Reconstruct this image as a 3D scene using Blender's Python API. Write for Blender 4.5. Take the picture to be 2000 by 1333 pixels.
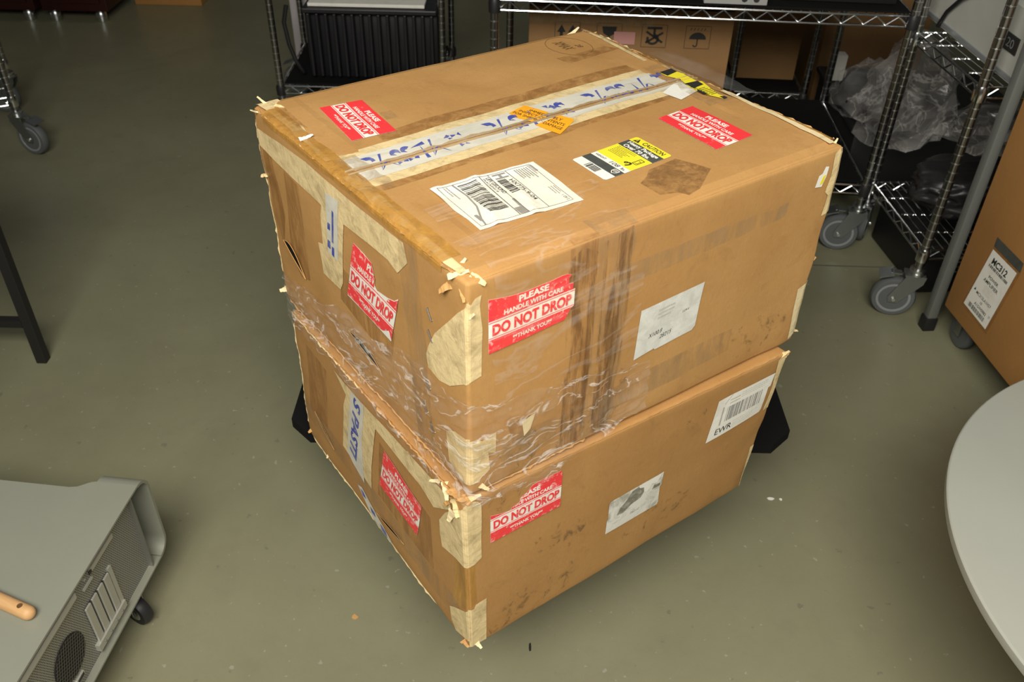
import bpy, bmesh, math, random
from mathutils import Vector, Matrix, noise
random.seed(7)
PI = math.pi
for o in list(bpy.data.objects):
    bpy.data.objects.remove(o)
scene = bpy.context.scene
COL = scene.collection

# ------------------------------------------------------------------ camera
CAM_H = 1.533
PITCH, ROLL = math.radians(37.531), math.radians(1.352)
cam_data = bpy.data.cameras.new('camera')
cam_data.sensor_width = 36.0
cam_data.lens = 1743.4 / 2000 * 36.0
cam_data.clip_start = 0.02
cam_data.dof.use_dof = True
cam_data.dof.focus_distance = 1.38
cam_data.dof.aperture_fstop = 9.0
cam = bpy.data.objects.new('camera', cam_data)
COL.objects.link(cam)
_f = Vector((0, math.cos(PITCH), -math.sin(PITCH)))
_r0 = Vector((1, 0, 0))
_u0 = _r0.cross(_f)
_r = _r0 * math.cos(ROLL) + _u0 * math.sin(ROLL)
_u = -_r0 * math.sin(ROLL) + _u0 * math.cos(ROLL)
cam.matrix_world = Matrix(((_r.x, _u.x, -_f.x, 0), (_r.y, _u.y, -_f.y, 0), (_r.z, _u.z, -_f.z, CAM_H), (0, 0, 0, 1)))
scene.camera = cam

# ------------------------------------------------------------------ light
world = bpy.data.worlds.new('world')
scene.world = world
world.use_nodes = True
bg = world.node_tree.nodes['Background']
bg.inputs[0].default_value = (0.92, 0.97, 1.0, 1)
bg.inputs[1].default_value = 0.035


def area(name, loc, target, sx, sy, power, color):
    d = bpy.data.lights.new(name, 'AREA')
    d.shape = 'RECTANGLE'
    d.size, d.size_y = sx, sy
    d.energy = power
    d.color = color
    o = bpy.data.objects.new(name, d)
    COL.objects.link(o)
    o.location = loc
    v = Vector(target) - Vector(loc)
    o.rotation_euler = v.to_track_quat('-Z', 'Y').to_euler()
    return o


area('ceiling_lamp_key', (-0.16, -0.52, 2.45), (0.10, 1.20, 0.50), 1.9, 0.9, 115, (1.0, 0.965, 0.89))
area('added_highlight_light', (-0.3, 4.2, 4.2), (-0.3, 4.0, 0), 2.4, 0.5, 7, (1.0, 0.93, 0.80))  # added area light for highlights on the chrome, no real fixture
scene.cycles.transparent_max_bounces = 32
vs = scene.view_settings
vs.view_transform = 'Standard'
vs.look = 'None'
vs.exposure = 0.0
vs.gamma = 1.0
vs.use_curve_mapping = False


# ------------------------------------------------------------------ materials
def nodes_of(name):
    m = bpy.data.materials.new(name)
    m.use_nodes = True
    nt = m.node_tree
    return m, nt, nt.nodes, nt.links, nt.nodes['Principled BSDF']


def mixc(nt, fac, a, b):
    n = nt.nodes.new('ShaderNodeMix')
    n.data_type = 'RGBA'
    for sock, v in ((n.inputs['Factor'], fac), (n.inputs[6], a), (n.inputs[7], b)):
        if isinstance(v, bpy.types.NodeSocket):
            nt.links.new(v, sock)
        elif isinstance(v, (int, float)):
            sock.default_value = v
        else:
            sock.default_value = (v[0], v[1], v[2], 1)
    return n.outputs[2]


def noise_n(nt, scale, detail=4, rough=.55, mapping=None, dist=0.0):
    tc = nt.nodes.new('ShaderNodeTexCoord')
    src = tc.outputs['Object']
    if mapping:
        mp = nt.nodes.new('ShaderNodeMapping')
        mp.inputs['Scale'].default_value = mapping
        nt.links.new(src, mp.inputs[0])
        src = mp.outputs[0]
    n = nt.nodes.new('ShaderNodeTexNoise')
    n.inputs['Scale'].default_value = scale
    n.inputs['Detail'].default_value = detail
    n.inputs['Roughness'].default_value = rough
    n.inputs['Distortion'].default_value = dist
    nt.links.new(src, n.inputs['Vector'])
    return n.outputs['Fac']


def ramp(nt, fac, p0, p1, v0=0.0, v1=1.0):
    r = nt.nodes.new('ShaderNodeMapRange')
    r.inputs['From Min'].default_value = p0
    r.inputs['From Max'].default_value = p1
    r.inputs['To Min'].default_value = v0
    r.inputs['To Max'].default_value = v1
    nt.links.new(fac, r.inputs['Value'])
    return r.outputs[0]


def bump(nt, bsdf, h, strength, dist):
    b = nt.nodes.new('ShaderNodeBump')
    b.inputs['Strength'].default_value = strength
    b.inputs['Distance'].default_value = dist
    nt.links.new(h, b.inputs['Height'])
    nt.links.new(b.outputs[0], bsdf.inputs['Normal'])


def plain(name, col, rough=.5, metal=0.0, var=.0, vscale=30, bmp=0.0, bscale=200, spec=None, coat=0.0):
    m, nt, N, L, b = nodes_of(name)
    b.inputs['Roughness'].default_value = rough
    b.inputs['Metallic'].default_value = metal
    if spec is not None:
        b.inputs['Specular IOR Level'].default_value = spec
    b.inputs['Coat Weight'].default_value = coat
    b.inputs['Base Color'].default_value = (*col, 1)
    if var > 0:
        f = ramp(nt, noise_n(nt, vscale, 5), .3, .7)
        c = mixc(nt, f, [x * (1 - var) for x in col], [min(1, x * (1 + var)) for x in col])
        L.new(c, b.inputs['Base Color'])
    if bmp > 0:
        bump(nt, b, noise_n(nt, bscale, 3), bmp, .002)
    return m


def cardboard(name, lo, hi, scuff=.25, rough=.72, flute=0.0):
    m, nt, N, L, b = nodes_of(name)
    f1 = ramp(nt, noise_n(nt, 5, 6, .6), .32, .68)
    c = mixc(nt, f1, lo, hi)
    f2 = ramp(nt, noise_n(nt, 300, 2, .5, (1, 1, .35)), .3, .7, 0, .16)
    c = mixc(nt, f2, c, [x * .72 for x in lo])
    f3 = ramp(nt, noise_n(nt, 22, 7, .7, None, .8), .56, .72, 0, scuff)
    c = mixc(nt, f3, c, [x * .62 for x in lo])
    f4 = ramp(nt, noise_n(nt, 14, 8, .75, (1.0, 1.0, 3.0), 1.0), .60, .75, 0, scuff)
    c = mixc(nt, f4, c, [min(1, x * 1.25 + .03) for x in hi])
    L.new(c, b.inputs['Base Color'])
    b.inputs['Roughness'].default_value = rough
    b.inputs['Specular IOR Level'].default_value = .28
    bump(nt, b, noise_n(nt, 90, 5, .6), .22, .0012)
    return m


def papery(name, col, dirt, amt, scale=25, rough=.6, p0=.52, p1=.68, mapping=None, wrinkle=.12):
    m, nt, N, L, b = nodes_of(name)
    f = ramp(nt, noise_n(nt, scale, 7, .68, mapping, .6), p0, p1, 0, amt)
    c = mixc(nt, f, col, dirt)
    L.new(c, b.inputs['Base Color'])
    b.inputs['Roughness'].default_value = rough
    b.inputs['Specular IOR Level'].default_value = .35
    bump(nt, b, noise_n(nt, 48, 5, .6, mapping, 1.0), wrinkle, .0025)
    return m


def film(name, base, streak, rough=.09, tint=(1, 1, 1), bscale=40, bstr=.6, mapping=(1, 1, 1)):
    m, nt, N, L, b = nodes_of(name)
    N.remove(b)
    out = N['Material Output']
    tr = N.new('ShaderNodeBsdfTransparent')
    tr.inputs[0].default_value = (*tint, 1)
    gl = N.new('ShaderNodeBsdfPrincipled')
    gl.inputs['Base Color'].default_value = (.85, .82, .76, 1)
    gl.inputs['Roughness'].default_value = rough
    gl.inputs['Specular IOR Level'].default_value = 1.0
    mx = N.new('ShaderNodeMixShader')
    h = noise_n(nt, bscale, 4, .55, mapping, 1.0)
    # wrinkle highlights painted as thin pale lines at the noise's middle value, plus a faint haze
    ab = N.new('ShaderNodeMath')
    ab.operation = 'ABSOLUTE'
    sb_ = N.new('ShaderNodeMath')
    sb_.operation = 'SUBTRACT'
    sb_.inputs[1].default_value = .5
    L.new(h, sb_.inputs[0])
    L.new(sb_.outputs[0], ab.inputs[0])
    painted_glint = ramp(nt, ab.outputs[0], .0, .022, streak, 0.0)
    haze = ramp(nt, noise_n(nt, bscale * .35, 4, .6), .42, .72, base * .3, base * 2.0)
    ad = N.new('ShaderNodeMath')
    ad.operation = 'ADD'
    L.new(painted_glint, ad.inputs[0])
    L.new(haze, ad.inputs[1])
    L.new(ad.outputs[0], mx.inputs[0])
    L.new(tr.outputs[0], mx.inputs[1])
    L.new(gl.outputs[0], mx.inputs[2])
    L.new(mx.outputs[0], out.inputs[0])
    bump(nt, gl, h, bstr, .01)
    return m


def clear_tape(name, col, alpha, rough=.25):
    m, nt, N, L, b = nodes_of(name)
    out = N['Material Output']
    f = ramp(nt, noise_n(nt, 30, 6, .7, (1, 1, .3), .5), .35, .7)
    c = mixc(nt, f, [x * .72 for x in col], col)
    L.new(c, b.inputs['Base Color'])
    b.inputs['Roughness'].default_value = rough
    b.inputs['Specular IOR Level'].default_value = .6
    bump(nt, b, noise_n(nt, 45, 5, .65, (1, 1, .25), .8), .35, .003)
    tr = N.new('ShaderNodeBsdfTransparent')
    mx = N.new('ShaderNodeMixShader')
    fa = ramp(nt, noise_n(nt, 18, 6, .7, (2, 2, .4), .7), .38, .68, max(0, alpha - .3), min(1, alpha + .25))
    L.new(fa, mx.inputs[0])
    L.new(tr.outputs[0], mx.inputs[1])
    L.new(b.outputs[0], mx.inputs[2])
    L.new(mx.outputs[0], out.inputs[0])
    return m


def smudge(name, col, lo, hi, amount, scale, mapping=None, floor=0.0):
    m, nt, N, L, b = nodes_of(name)
    out = N['Material Output']
    b.inputs['Base Color'].default_value = (*col, 1)
    b.inputs['Roughness'].default_value = .8
    tr = N.new('ShaderNodeBsdfTransparent')
    mx = N.new('ShaderNodeMixShader')
    L.new(ramp(nt, noise_n(nt, scale, 8, .72, mapping, .5), lo, hi, floor, amount), mx.inputs[0])
    L.new(tr.outputs[0], mx.inputs[1])
    L.new(b.outputs[0], mx.inputs[2])
    L.new(mx.outputs[0], out.inputs[0])
    return m


def floor_mat():
    m, nt, N, L, b = nodes_of('concrete')
    f = ramp(nt, noise_n(nt, 1.1, 6, .62, None, .4), .3, .7)
    c = mixc(nt, f, (.194, .187, .112), (.260, .252, .156))
    f2 = ramp(nt, noise_n(nt, 9, 7, .7), .52, .75, 0, .28)
    c = mixc(nt, f2, c, (.17, .15, .105))
    f3 = ramp(nt, noise_n(nt, 160, 3, .6), .55, .75, 0, .22)
    c = mixc(nt, f3, c, (.17, .165, .13))
    f5 = ramp(nt, noise_n(nt, 34, 4, .5), .685, .72, 0, .45)
    c = mixc(nt, f5, c, (.12, .115, .09))
    f4 = ramp(nt, noise_n(nt, 55, 2, .5), .70, .73, 0, .35)
    c = mixc(nt, f4, c, (.42, .42, .36))
    L.new(c, b.inputs['Base Color'])
    rg = ramp(nt, noise_n(nt, 2.3, 5, .6), .3, .7, .30, .46)
    L.new(rg, b.inputs['Roughness'])
    b.inputs['Specular IOR Level'].default_value = .4
    bump(nt, b, noise_n(nt, 120, 4), .06, .002)
    return m


def perforated():
    m, nt, N, L, b = nodes_of('perforated_aluminium')
    tc = N.new('ShaderNodeTexCoord')
    sx = N.new('ShaderNodeSeparateXYZ')
    L.new(tc.outputs['Object'], sx.inputs[0])

    def mth(op, a, bb=None):
        n = N.new('ShaderNodeMath')
        n.operation = op
        for i, v in enumerate((a, bb)):
            if v is None:
                continue
            if isinstance(v, (int, float)):
                n.inputs[i].default_value = v
            else:
                L.new(v, n.inputs[i])
        return n.outputs[0]
    P = .0042
    row = mth('FLOOR', mth('DIVIDE', sx.outputs['Z'], P))
    off = mth('MULTIPLY', mth('MODULO', mth('ABSOLUTE', row), 2.0), .5)
    fx = mth('SUBTRACT', mth('FRACT', mth('ADD', mth('DIVIDE', sx.outputs['X'], P), off)), .5)
    fz = mth('SUBTRACT', mth('FRACT', mth('DIVIDE', sx.outputs['Z'], P)), .5)
    r = mth('SQRT', mth('ADD', mth('MULTIPLY', fx, fx), mth('MULTIPLY', fz, fz)))
    hole = ramp(nt, r, .26, .34)
    c = mixc(nt, hole, (.02, .02, .02), (.42, .42, .38))
    L.new(c, b.inputs['Base Color'])
    b.inputs['Metallic'].default_value = .55
    b.inputs['Roughness'].default_value = .45
    return m


M = {}
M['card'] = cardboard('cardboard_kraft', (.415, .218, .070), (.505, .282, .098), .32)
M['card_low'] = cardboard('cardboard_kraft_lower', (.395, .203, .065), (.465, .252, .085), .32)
M['card_edge'] = cardboard('cardboard_torn_edge', (.46, .24, .075), (.60, .37, .155), .35)
M['card_dark'] = cardboard('cardboard_inside', (.10, .05, .018), (.17, .09, .035))
M['card_new'] = cardboard('cardboard_amplifier_carton', (.40, .19, .055), (.46, .23, .07), .08)
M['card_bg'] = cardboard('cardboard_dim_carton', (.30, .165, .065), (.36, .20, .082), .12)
M['seam'] = cardboard('cardboard_seam_edge', (.27, .19, .10), (.40, .29, .16), .4)
M['stain'] = smudge('brown_glue_residue', (.20, .095, .03), .38, .66, .62, 60, None, .12)
M['streak'] = smudge('dark_tape_streaks', (.17, .075, .02), .47, .66, .75, 55, (1.6, 1.6, .16))
M['brown_tape'] = clear_tape('brown_packing_tape', (.40, .185, .05), .34, .30)
M['amber_tape'] = clear_tape('amber_packing_tape', (.60, .305, .062), .78, .30)
M['clear_tape'] = clear_tape('clear_packing_tape', (.52, .36, .19), .22, .10)
M['mask'] = papery('masking_tape', (.72, .56, .29), (.34, .245, .115), .75, 34, .6, .47, .72, None, .55)
M['mask_light'] = papery('masking_tape_pale', (.74, .61, .355), (.44, .34, .17), .6, 34, .6, .47, .72, None, .5)
M['whitetape'] = papery('white_printed_tape', (.66, .63, .53), (.44, .42, .33), .6, 30, .35, .45, .7, (.4, 1, 1))
M['blue'] = papery('blue_ink', (.06, .08, .34), (.36, .36, .42), .65, 40, .45, .45, .75)
M['red'] = papery('red_label_ink', (.84, .045, .05), (.90, .38, .34), .6, 70, .42, .63, .70)
M['redworn'] = papery('red_label_ink_worn', (.84, .05, .055), (.88, .5, .45), .85, 110, .45, .54, .66)
M['paper'] = papery('white_label_paper', (.84, .82, .73), (.66, .63, .54), .5, 20, .5)
M['papergrey'] = papery('dirty_label_paper', (.72, .71, .63), (.34, .33, .25), .85, 32, .6, .48, .66)
M['paperfilm'] = papery('white_label_under_film', (.70, .70, .63), (.52, .51, .44), .7, 45, .3, .42, .65)
M['grime'] = smudge('grey_label_grime', (.20, .19, .13), .36, .6, .85, 70, None, .25)
M['black'] = plain('black_ink', (.025, .025, .022), .5)
M['grey_ink'] = plain('grey_ink', (.28, .27, .25), .5)
M['faint_ink'] = plain('faint_ink', (.52, .50, .44), .5)
M['dkgrey'] = plain('dark_grey_print', (.07, .075, .065), .45, var=.15, vscale=60)
M['yellow'] = plain('yellow_print', (.88, .75, .035), .42)
M['orange'] = plain('orange_label', (.95, .40, .015), .42, var=.08)
M['pink'] = plain('pink_sticky_note', (.62, .30, .26), .7)
M['brown_ink'] = plain('brown_marker', (.16, .085, .03), .6)
M['steel'] = plain('staple_steel', (.55, .58, .60), .3, 1.0)
M['film'] = film('stretch_film', .06, .34, .14, (.97, .95, .92), 8, .50, (1.0, 1.0, 3.2))
M['film_top'] = film('clear_wrap_film', .02, .10, .25, (.99, .97, .93), 5, .25, (.6, 3.0, 1.6))
M['bag'] = film('clear_poly_bag', .16, .22, .12, (.93, .93, .93), 7, .9)
M['grime2'] = smudge('dark_scuff', (.12, .085, .045), .54, .70, .55, 45, (1, 1, .8))
M['concrete'] = floor_mat()
M['wallpaint'] = plain('grey_wall_paint', (.30, .29, .26), .8)
M['groove'] = plain('joint_filler', (.12, .115, .085), .8)
M['chrome'] = plain('chrome_wire', (.74, .76, .76), .16, 1.0)
M['post'] = plain('chrome_post', (.40, .40, .40), .24, 1.0)
M['postring'] = plain('bright_groove_ring', (.92, .92, .92), .25, 1.0)
M['blackplastic'] = plain('black_plastic', (.012, .012, .012), .5)
M['blackboard'] = plain('black_painted_board', (.006, .006, .006), .85, spec=.15)
M['blacksteel'] = plain('black_steel_tube', (.012, .011, .010), .55)
M['tire'] = plain('grey_rubber_tire', (.105, .112, .112), .6)
M['hubgrey'] = plain('grey_plastic_hub', (.26, .27, .275), .45)
M['tire_black'] = plain('black_rubber_tire', (.018, .018, .02), .5)
M['fork'] = plain('zinc_fork', (.30, .32, .31), .38, .9)
M['zinc'] = plain('bright_zinc', (.70, .73, .72), .25, 1.0)
M['alu'] = plain('anodised_aluminium', (.335, .345, .275), .48, .35, var=.03, vscale=8, bmp=.03, bscale=700)
M['alu_in'] = plain('aluminium_inner', (.30, .30, .27), .38, .7)
M['alu_light'] = plain('aluminium_trim', (.55, .55, .49), .4, .5)
M['perf'] = perforated()
M['fan'] = plain('fan_void', (.022, .018, .014), .7)
M['wire_dark'] = plain('fan_guard_wire', (.20, .20, .18), .4, .8)
M['wood'] = papery('pale_beech_wood', (.62, .37, .17), (.48, .26, .10), .6, 10, .5, .4, .7, (1, 8, 8))
M['whitetop'] = plain('white_laminate', (.36, .368, .315), .42, var=.03, vscale=5)
M['greymetal'] = plain('grey_steel_tube', (.19, .20, .18), .5, .3)
M['anodblack'] = plain('black_heatsink', (.010, .010, .012), .45)
M['lavender'] = plain('pale_grey_plastic', (.42, .38, .38), .5)
M['maroon'] = plain('dark_maroon_lacquer', (.030, .006, .005), .35)
M['instr'] = plain('grey_instrument_paint', (.60, .60, .53), .5, var=.05, vscale=10)
M['cloth'] = plain('black_glossy_vinyl', (.018, .017, .017), .38, bmp=.3, bscale=25)
M['magenta'] = plain('magenta_plastic', (.5, .02, .12), .4)
M['silverdev'] = plain('silver_panel', (.50, .51, .49), .42, .3)
M['greenled'] = plain('green_plastic', (.35, .65, .03), .4)


# ------------------------------------------------------------------ mesh helpers
def link(name, me, mat, parent=None, smooth=False):
    o = bpy.data.objects.new(name, me)
    COL.objects.link(o)
    if mat is not None and not me.materials:
        me.materials.append(M[mat])
    if parent is not None:
        o.parent = parent
    if smooth:
        for p in me.polygons:
            p.use_smooth = True
    return o


def empty(name, loc=(0, 0, 0), rz=0.0):
    o = bpy.data.objects.new(name, None)
    COL.objects.link(o)
    o.location = loc
    o.rotation_euler = (0, 0, rz)
    o.empty_display_size = .05
    return o


def tag(o, label=None, cat=None, group=None, kind=None):
    if label:
        o['label'] = label
    if cat:
        o['category'] = cat
    if group:
        o['group'] = group
    if kind:
        o['kind'] = kind
    return o


def copy_tree(o, parent=None):
    c = o.copy()
    COL.objects.link(c)
    c.parent = parent
    for ch in list(o.children):
        copy_tree(ch, c)
    return c


class MB:
    def __init__(self):
        self.v, self.f = [], []

    def add(self, vs, fs):
        n = len(self.v)
        self.v += [tuple(p) for p in vs]
        self.f += [tuple(i + n for i in q) for q in fs]
        return self

    def box(self, c, s, rz=0.0, bev=0.0, rot=None):
        x, y, z = s[0] / 2, s[1] / 2, s[2] / 2
        if bev > 0:
            bm = bmesh.new()
            bmesh.ops.create_cube(bm, size=1)
            for v in bm.verts:
                v.co = Vector((v.co.x * s[0], v.co.y * s[1], v.co.z * s[2]))
            bmesh.ops.bevel(bm, geom=bm.edges[:], offset=bev, segments=2, affect='EDGES', profile=.5)
            bm.verts.index_update()
            vs = [v.co.copy() for v in bm.verts]
            fs = [[v.index for v in f.verts] for f in bm.faces]
            bm.free()
        else:
            vs = [Vector((a * x, b * y, d * z)) for a in (-1, 1) for b in (-1, 1) for d in (-1, 1)]
            fs = [(0, 1, 3, 2), (4, 6, 7, 5), (0, 4, 5, 1), (2, 3, 7, 6), (0, 2, 6, 4), (1, 5, 7, 3)]
        R = rot if rot is not None else Matrix.Rotation(rz, 3, 'Z')
        cc = Vector(c)
        return self.add([R @ v + cc for v in vs], fs)

    def lathe(self, prof, c=(0, 0, 0), axis='Z', seg=24, rot=None):
        vs, fs = [], []
        n = len(prof)
        for i in range(seg):
            a = 2 * PI * i / seg
            for (r, h) in prof:
                p = Vector((r * math.cos(a), r * math.sin(a), h))
                if axis == 'X':
                    p = Vector((p.z, p.x, p.y))
                elif axis == 'Y':
                    p = Vector((p.y, p.z, p.x))
                vs.append(p)
        for i in range(seg):
            j = (i + 1) % seg
            for k in range(n - 1):
                fs.append((i * n + k, j * n + k, j * n + k + 1, i * n + k + 1))
        for k in (0, n - 1):
            if prof[k][0] > 1e-6:
                ring = [i * n + k for i in range(seg)]
                fs.append(tuple(ring if k else ring[::-1]))
        cc = Vector(c)
        if rot is not None:
            vs = [rot @ v for v in vs]
        return self.add([v + cc for v in vs], fs)

    def tube(self, pts, r, seg=8, closed=False):
        pts = [Vector(p) for p in pts]
        n = len(pts)
        vs, fs = [], []
        up = Vector((0, 0, 1))
        prev = None
        for i, p in enumerate(pts):
            a = pts[(i - 1) % n] if (closed or i) else p
            b = pts[(i + 1) % n] if (closed or i < n - 1) else p
            t = (b - a).normalized()
            if prev is None:
                ref = up if abs(t.dot(up)) < .95 else Vector((1, 0, 0))
                x = t.cross(ref).normalized()
            else:
                x = (prev - t * prev.dot(t))
                x = x.normalized() if x.length > 1e-6 else t.cross(up).normalized()
            prev = x
            y = t.cross(x)
            rr = r[i] if isinstance(r, (list, tuple)) else r
            for k in range(seg):
                an = 2 * PI * k / seg
                vs.append(p + (x * math.cos(an) + y * math.sin(an)) * rr)
        m = n if closed else n - 1
        for i in range(m):
            j = (i + 1) % n
            for k in range(seg):
                l = (k + 1) % seg
                fs.append((i * seg + k, i * seg + l, j * seg + l, j * seg + k))
        if not closed:
            fs.append(tuple(range(seg))[::-1])
            fs.append(tuple((n - 1) * seg + k for k in range(seg)))
        return self.add(vs, fs)

    def prism(self, poly, z0, z1, fn=None):
        n = len(poly)
        vs = [Vector((p[0], p[1], z0)) for p in poly] + [Vector((p[0], p[1], z1)) for p in poly]
        fs = [tuple(range(n))[::-1], tuple(range(n, 2 * n))]
        fs += [(i, (i + 1) % n, n + (i + 1) % n, n + i) for i in range(n)]
        if fn:
            vs = [Vector(fn(v)) for v in vs]
        return self.add(vs, fs)

    def build(self, name, mat, parent=None, smooth=False):
        me = bpy.data.meshes.new(name)
        me.from_pydata(self.v, [], self.f)
        me.update()
        if smooth:
            bm = bmesh.new()
            bm.from_mesh(me)
            for e in bm.edges:
                if len(e.link_faces) == 2:
                    e.smooth = e.calc_face_angle(0) < math.radians(38)
            for f in bm.faces:
                f.smooth = True
            bm.to_mesh(me)
            bm.free()
        return link(name, me, mat, parent)


# ---- 2D shapes used for print
def in_poly(p, poly):
    x, y = p
    c = False
    n = len(poly)
    for i in range(n):
        x1, y1 = poly[i]
        x2, y2 = poly[(i + 1) % n]
        if (y1 > y) != (y2 > y) and x < (x2 - x1) * (y - y1) / (y2 - y1) + x1:
            c = not c
    return c


def clip_h(poly, a, b, c):
    """keep a*x+b*y+c >= 0"""
    out = []
    n = len(poly)
    for i in range(n):
        p, q_ = poly[i], poly[(i + 1) % n]
        dp = a * p[0] + b * p[1] + c
        dq = a * q_[0] + b * q_[1] + c
        if dp >= 0:
            out.append(p)
        if (dp >= 0) != (dq >= 0):
            t = dp / (dp - dq)
            out.append((p[0] + (q_[0] - p[0]) * t, p[1] + (q_[1] - p[1]) * t))
    return out


def rect(x0, y0, x1, y1):
    return [(x0, y0), (x1, y0), (x1, y1), (x0, y1)]


def rrect(x0, y0, x1, y1, r, n=4):
    out = []
    for cx, cy, a0 in ((x1 - r, y0 + r, -PI / 2), (x1 - r, y1 - r, 0), (x0 + r, y1 - r, PI / 2), (x0 + r, y0 + r, PI)):
        for i in range(n + 1):
            a = a0 + PI / 2 * i / n
            out.append((cx + r * math.cos(a), cy + r * math.sin(a)))
    return out


def stroke(pts, w):
    """list of quads for a thick polyline"""
    out = []
    for (x0, y0), (x1, y1) in zip(pts, pts[1:]):
        dx, dy = x1 - x0, y1 - y0
        l = math.hypot(dx, dy) or 1
        nx, ny = -dy / l * w / 2, dx / l * w / 2
        out.append([(x0 + nx, y0 + ny), (x0 - nx, y0 - ny), (x1 - nx, y1 - ny), (x1 + nx, y1 + ny)])
    return out


def arc(cx, cy, rx, ry, a0, a1, n=14):
    return [(cx + rx * math.cos(a0 + (a1 - a0) * i / n), cy + ry * math.sin(a0 + (a1 - a0) * i / n)) for i in range(n + 1)]


def barcode(x0, y0, x1, y1, n, seed, fill=.5):
    rnd = random.Random(seed)
    out = []
    ws = [rnd.choice((1, 1, 2, 3)) for _ in range(2 * n + 1)]
    k = (x1 - x0) / sum(ws)
    x = x0
    for i, w in enumerate(ws):
        if i % 2 == 0:
            out.append(rect(x, y0, x + w * k, y1))
        x += w * k
    return out


def hatch_lines(x0, y0, x1, y1, n, seed, thick=.55):
    """unreadably small print, as rows of broken dashes"""
    rnd = random.Random(seed)
    out = []
    dy = (y1 - y0) / n
    for i in range(n):
        y = y1 - (i + .5) * dy
        x = x0
        xe = x0 + (x1 - x0) * rnd.uniform(.6, 1)
        while x < xe:
            w = rnd.uniform(.02, .09) * (x1 - x0)
            out.append(rect(x, y - dy * thick / 2, min(x + w, xe), y + dy * thick / 2))
            x += w + .02 * (x1 - x0)
    return out


_text_cache = {}


def text_tris(s, bold=0.0, shear=0.0):
    key = (s, bold, shear)
    if key in _text_cache:
        return _text_cache[key]
    cu = bpy.data.curves.new('t', 'FONT')
    cu.body = s
    cu.size = 1.0
    cu.offset = bold
    cu.shear = shear
    cu.resolution_u = 3
    cu.fill_mode = 'FRONT'
    o = bpy.data.objects.new('t', cu)
    COL.objects.link(o)
    dg = bpy.context.evaluated_depsgraph_get()
    me = bpy.data.meshes.new_from_object(o.evaluated_get(dg))
    bm = bmesh.new()
    bm.from_mesh(me)
    bmesh.ops.triangulate(bm, faces=bm.faces[:])
    bm.verts.index_update()
    vs = [(v.co.x, v.co.y) for v in bm.verts]
    fs = [[v.index for v in f.verts] for f in bm.faces]
    bm.free()
    bpy.data.objects.remove(o)
    bpy.data.curves.remove(cu)
    bpy.data.meshes.remove(me)
    _text_cache[key] = (vs, fs)
    return vs, fs


def text_fit(s, x0, y0, x1, y1, bold=0.0, shear=0.0):
    vs, fs = text_tris(s, bold, shear)
    a, b = min(v[0] for v in vs), max(v[0] for v in vs)
    c, d = min(v[1] for v in vs), max(v[1] for v in vs)
    return [(x0 + (v[0] - a) / (b - a) * (x1 - x0), y0 + (v[1] - c) / (d - c) * (y1 - y0)) for v in vs], fs


class Print:
    """flat print: polygons and lettering in label millimetres, laid on a surface by map(x, y, off)"""

    def __init__(self, mp):
        self.mp = mp

    def polys(self, polys, off, name, mat, parent, cut=None):
        bm = bmesh.new()
        for poly in polys:
            if len(poly) < 3:
                continue
            try:
                bm.faces.new([bm.verts.new((p[0], p[1], 0)) for p in poly])
            except ValueError:
                pass
        if cut:
            xs = [v.co.x for v in bm.verts]
            ys = [v.co.y for v in bm.verts]
            for ax, lo, hi in ((0, min(xs), max(xs)), (1, min(ys), max(ys))):
                n = int((hi - lo) / cut)
                for i in range(1, n + 1):
                    t = lo + (hi - lo) * i / (n + 1)
                    co = (t, 0, 0) if ax == 0 else (0, t, 0)
                    no = (1, 0, 0) if ax == 0 else (0, 1, 0)
                    bmesh.ops.bisect_plane(bm, geom=bm.verts[:] + bm.edges[:] + bm.faces[:], plane_co=co, plane_no=no)
        bmesh.ops.triangulate(bm, faces=[f for f in bm.faces if len(f.verts) > 4])
        for v in bm.verts:
            v.co = self.mp(v.co.x, v.co.y, off)
        me = bpy.data.meshes.new(name)
        bm.to_mesh(me)
        bm.free()
        return link(name, me, mat, parent)

    def text(self, items, off, name, mat, parent, keep=None):
        for vs, fs in items:
            F = []
            for f in fs:
                cx = sum(vs[i][0] for i in f) / 3
                cy = sum(vs[i][1] for i in f) / 3
                if keep is None or keep(cx, cy):
                    F.append(list(f))
            if not F:
                continue
            used = sorted({i for f in F for i in f})
            ix = {v: k for k, v in enumerate(used)}
            me = bpy.data.meshes.new(name)
            me.from_pydata([self.mp(*vs[i], off) for i in used], [], [[ix[i] for i in f] for f in F])
            me.update()
            o = link(name, me, mat, parent)
        return o


# ------------------------------------------------------------------ floor
fl = MB().box((1.0, 3.0, -.05), (16, 14, .1)).build('floor', 'concrete')
tag(fl, kind='structure')
for nm_, c_, s_ in (('wall_back', (1.0, 9.9, 1.6), (16, .2, 3.4)), ('wall_left', (-6.9, 3.0, 1.6), (.2, 14, 3.4)), ('wall_right', (8.9, 3.0, 1.6), (.2, 14, 3.4))):
    tag(MB().box(c_, s_).build(nm_, 'wallpaint'), kind='structure')
# saw cut joint in the slab, behind the boxes
j = MB()
pts = [(.55 + .1 * i, 2.432 + .003 * math.sin(i * .7)) for i in range(40)]
for a, b in zip(pts, pts[1:]):
    j.add([(a[0], a[1] - .003, .0006), (b[0], b[1] - .003, .0006), (b[0], b[1] + .003, .0006), (a[0], a[1] + .003, .0006)], [(0, 1, 2, 3)])
j.build('floor_joint', 'groove', fl)


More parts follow.
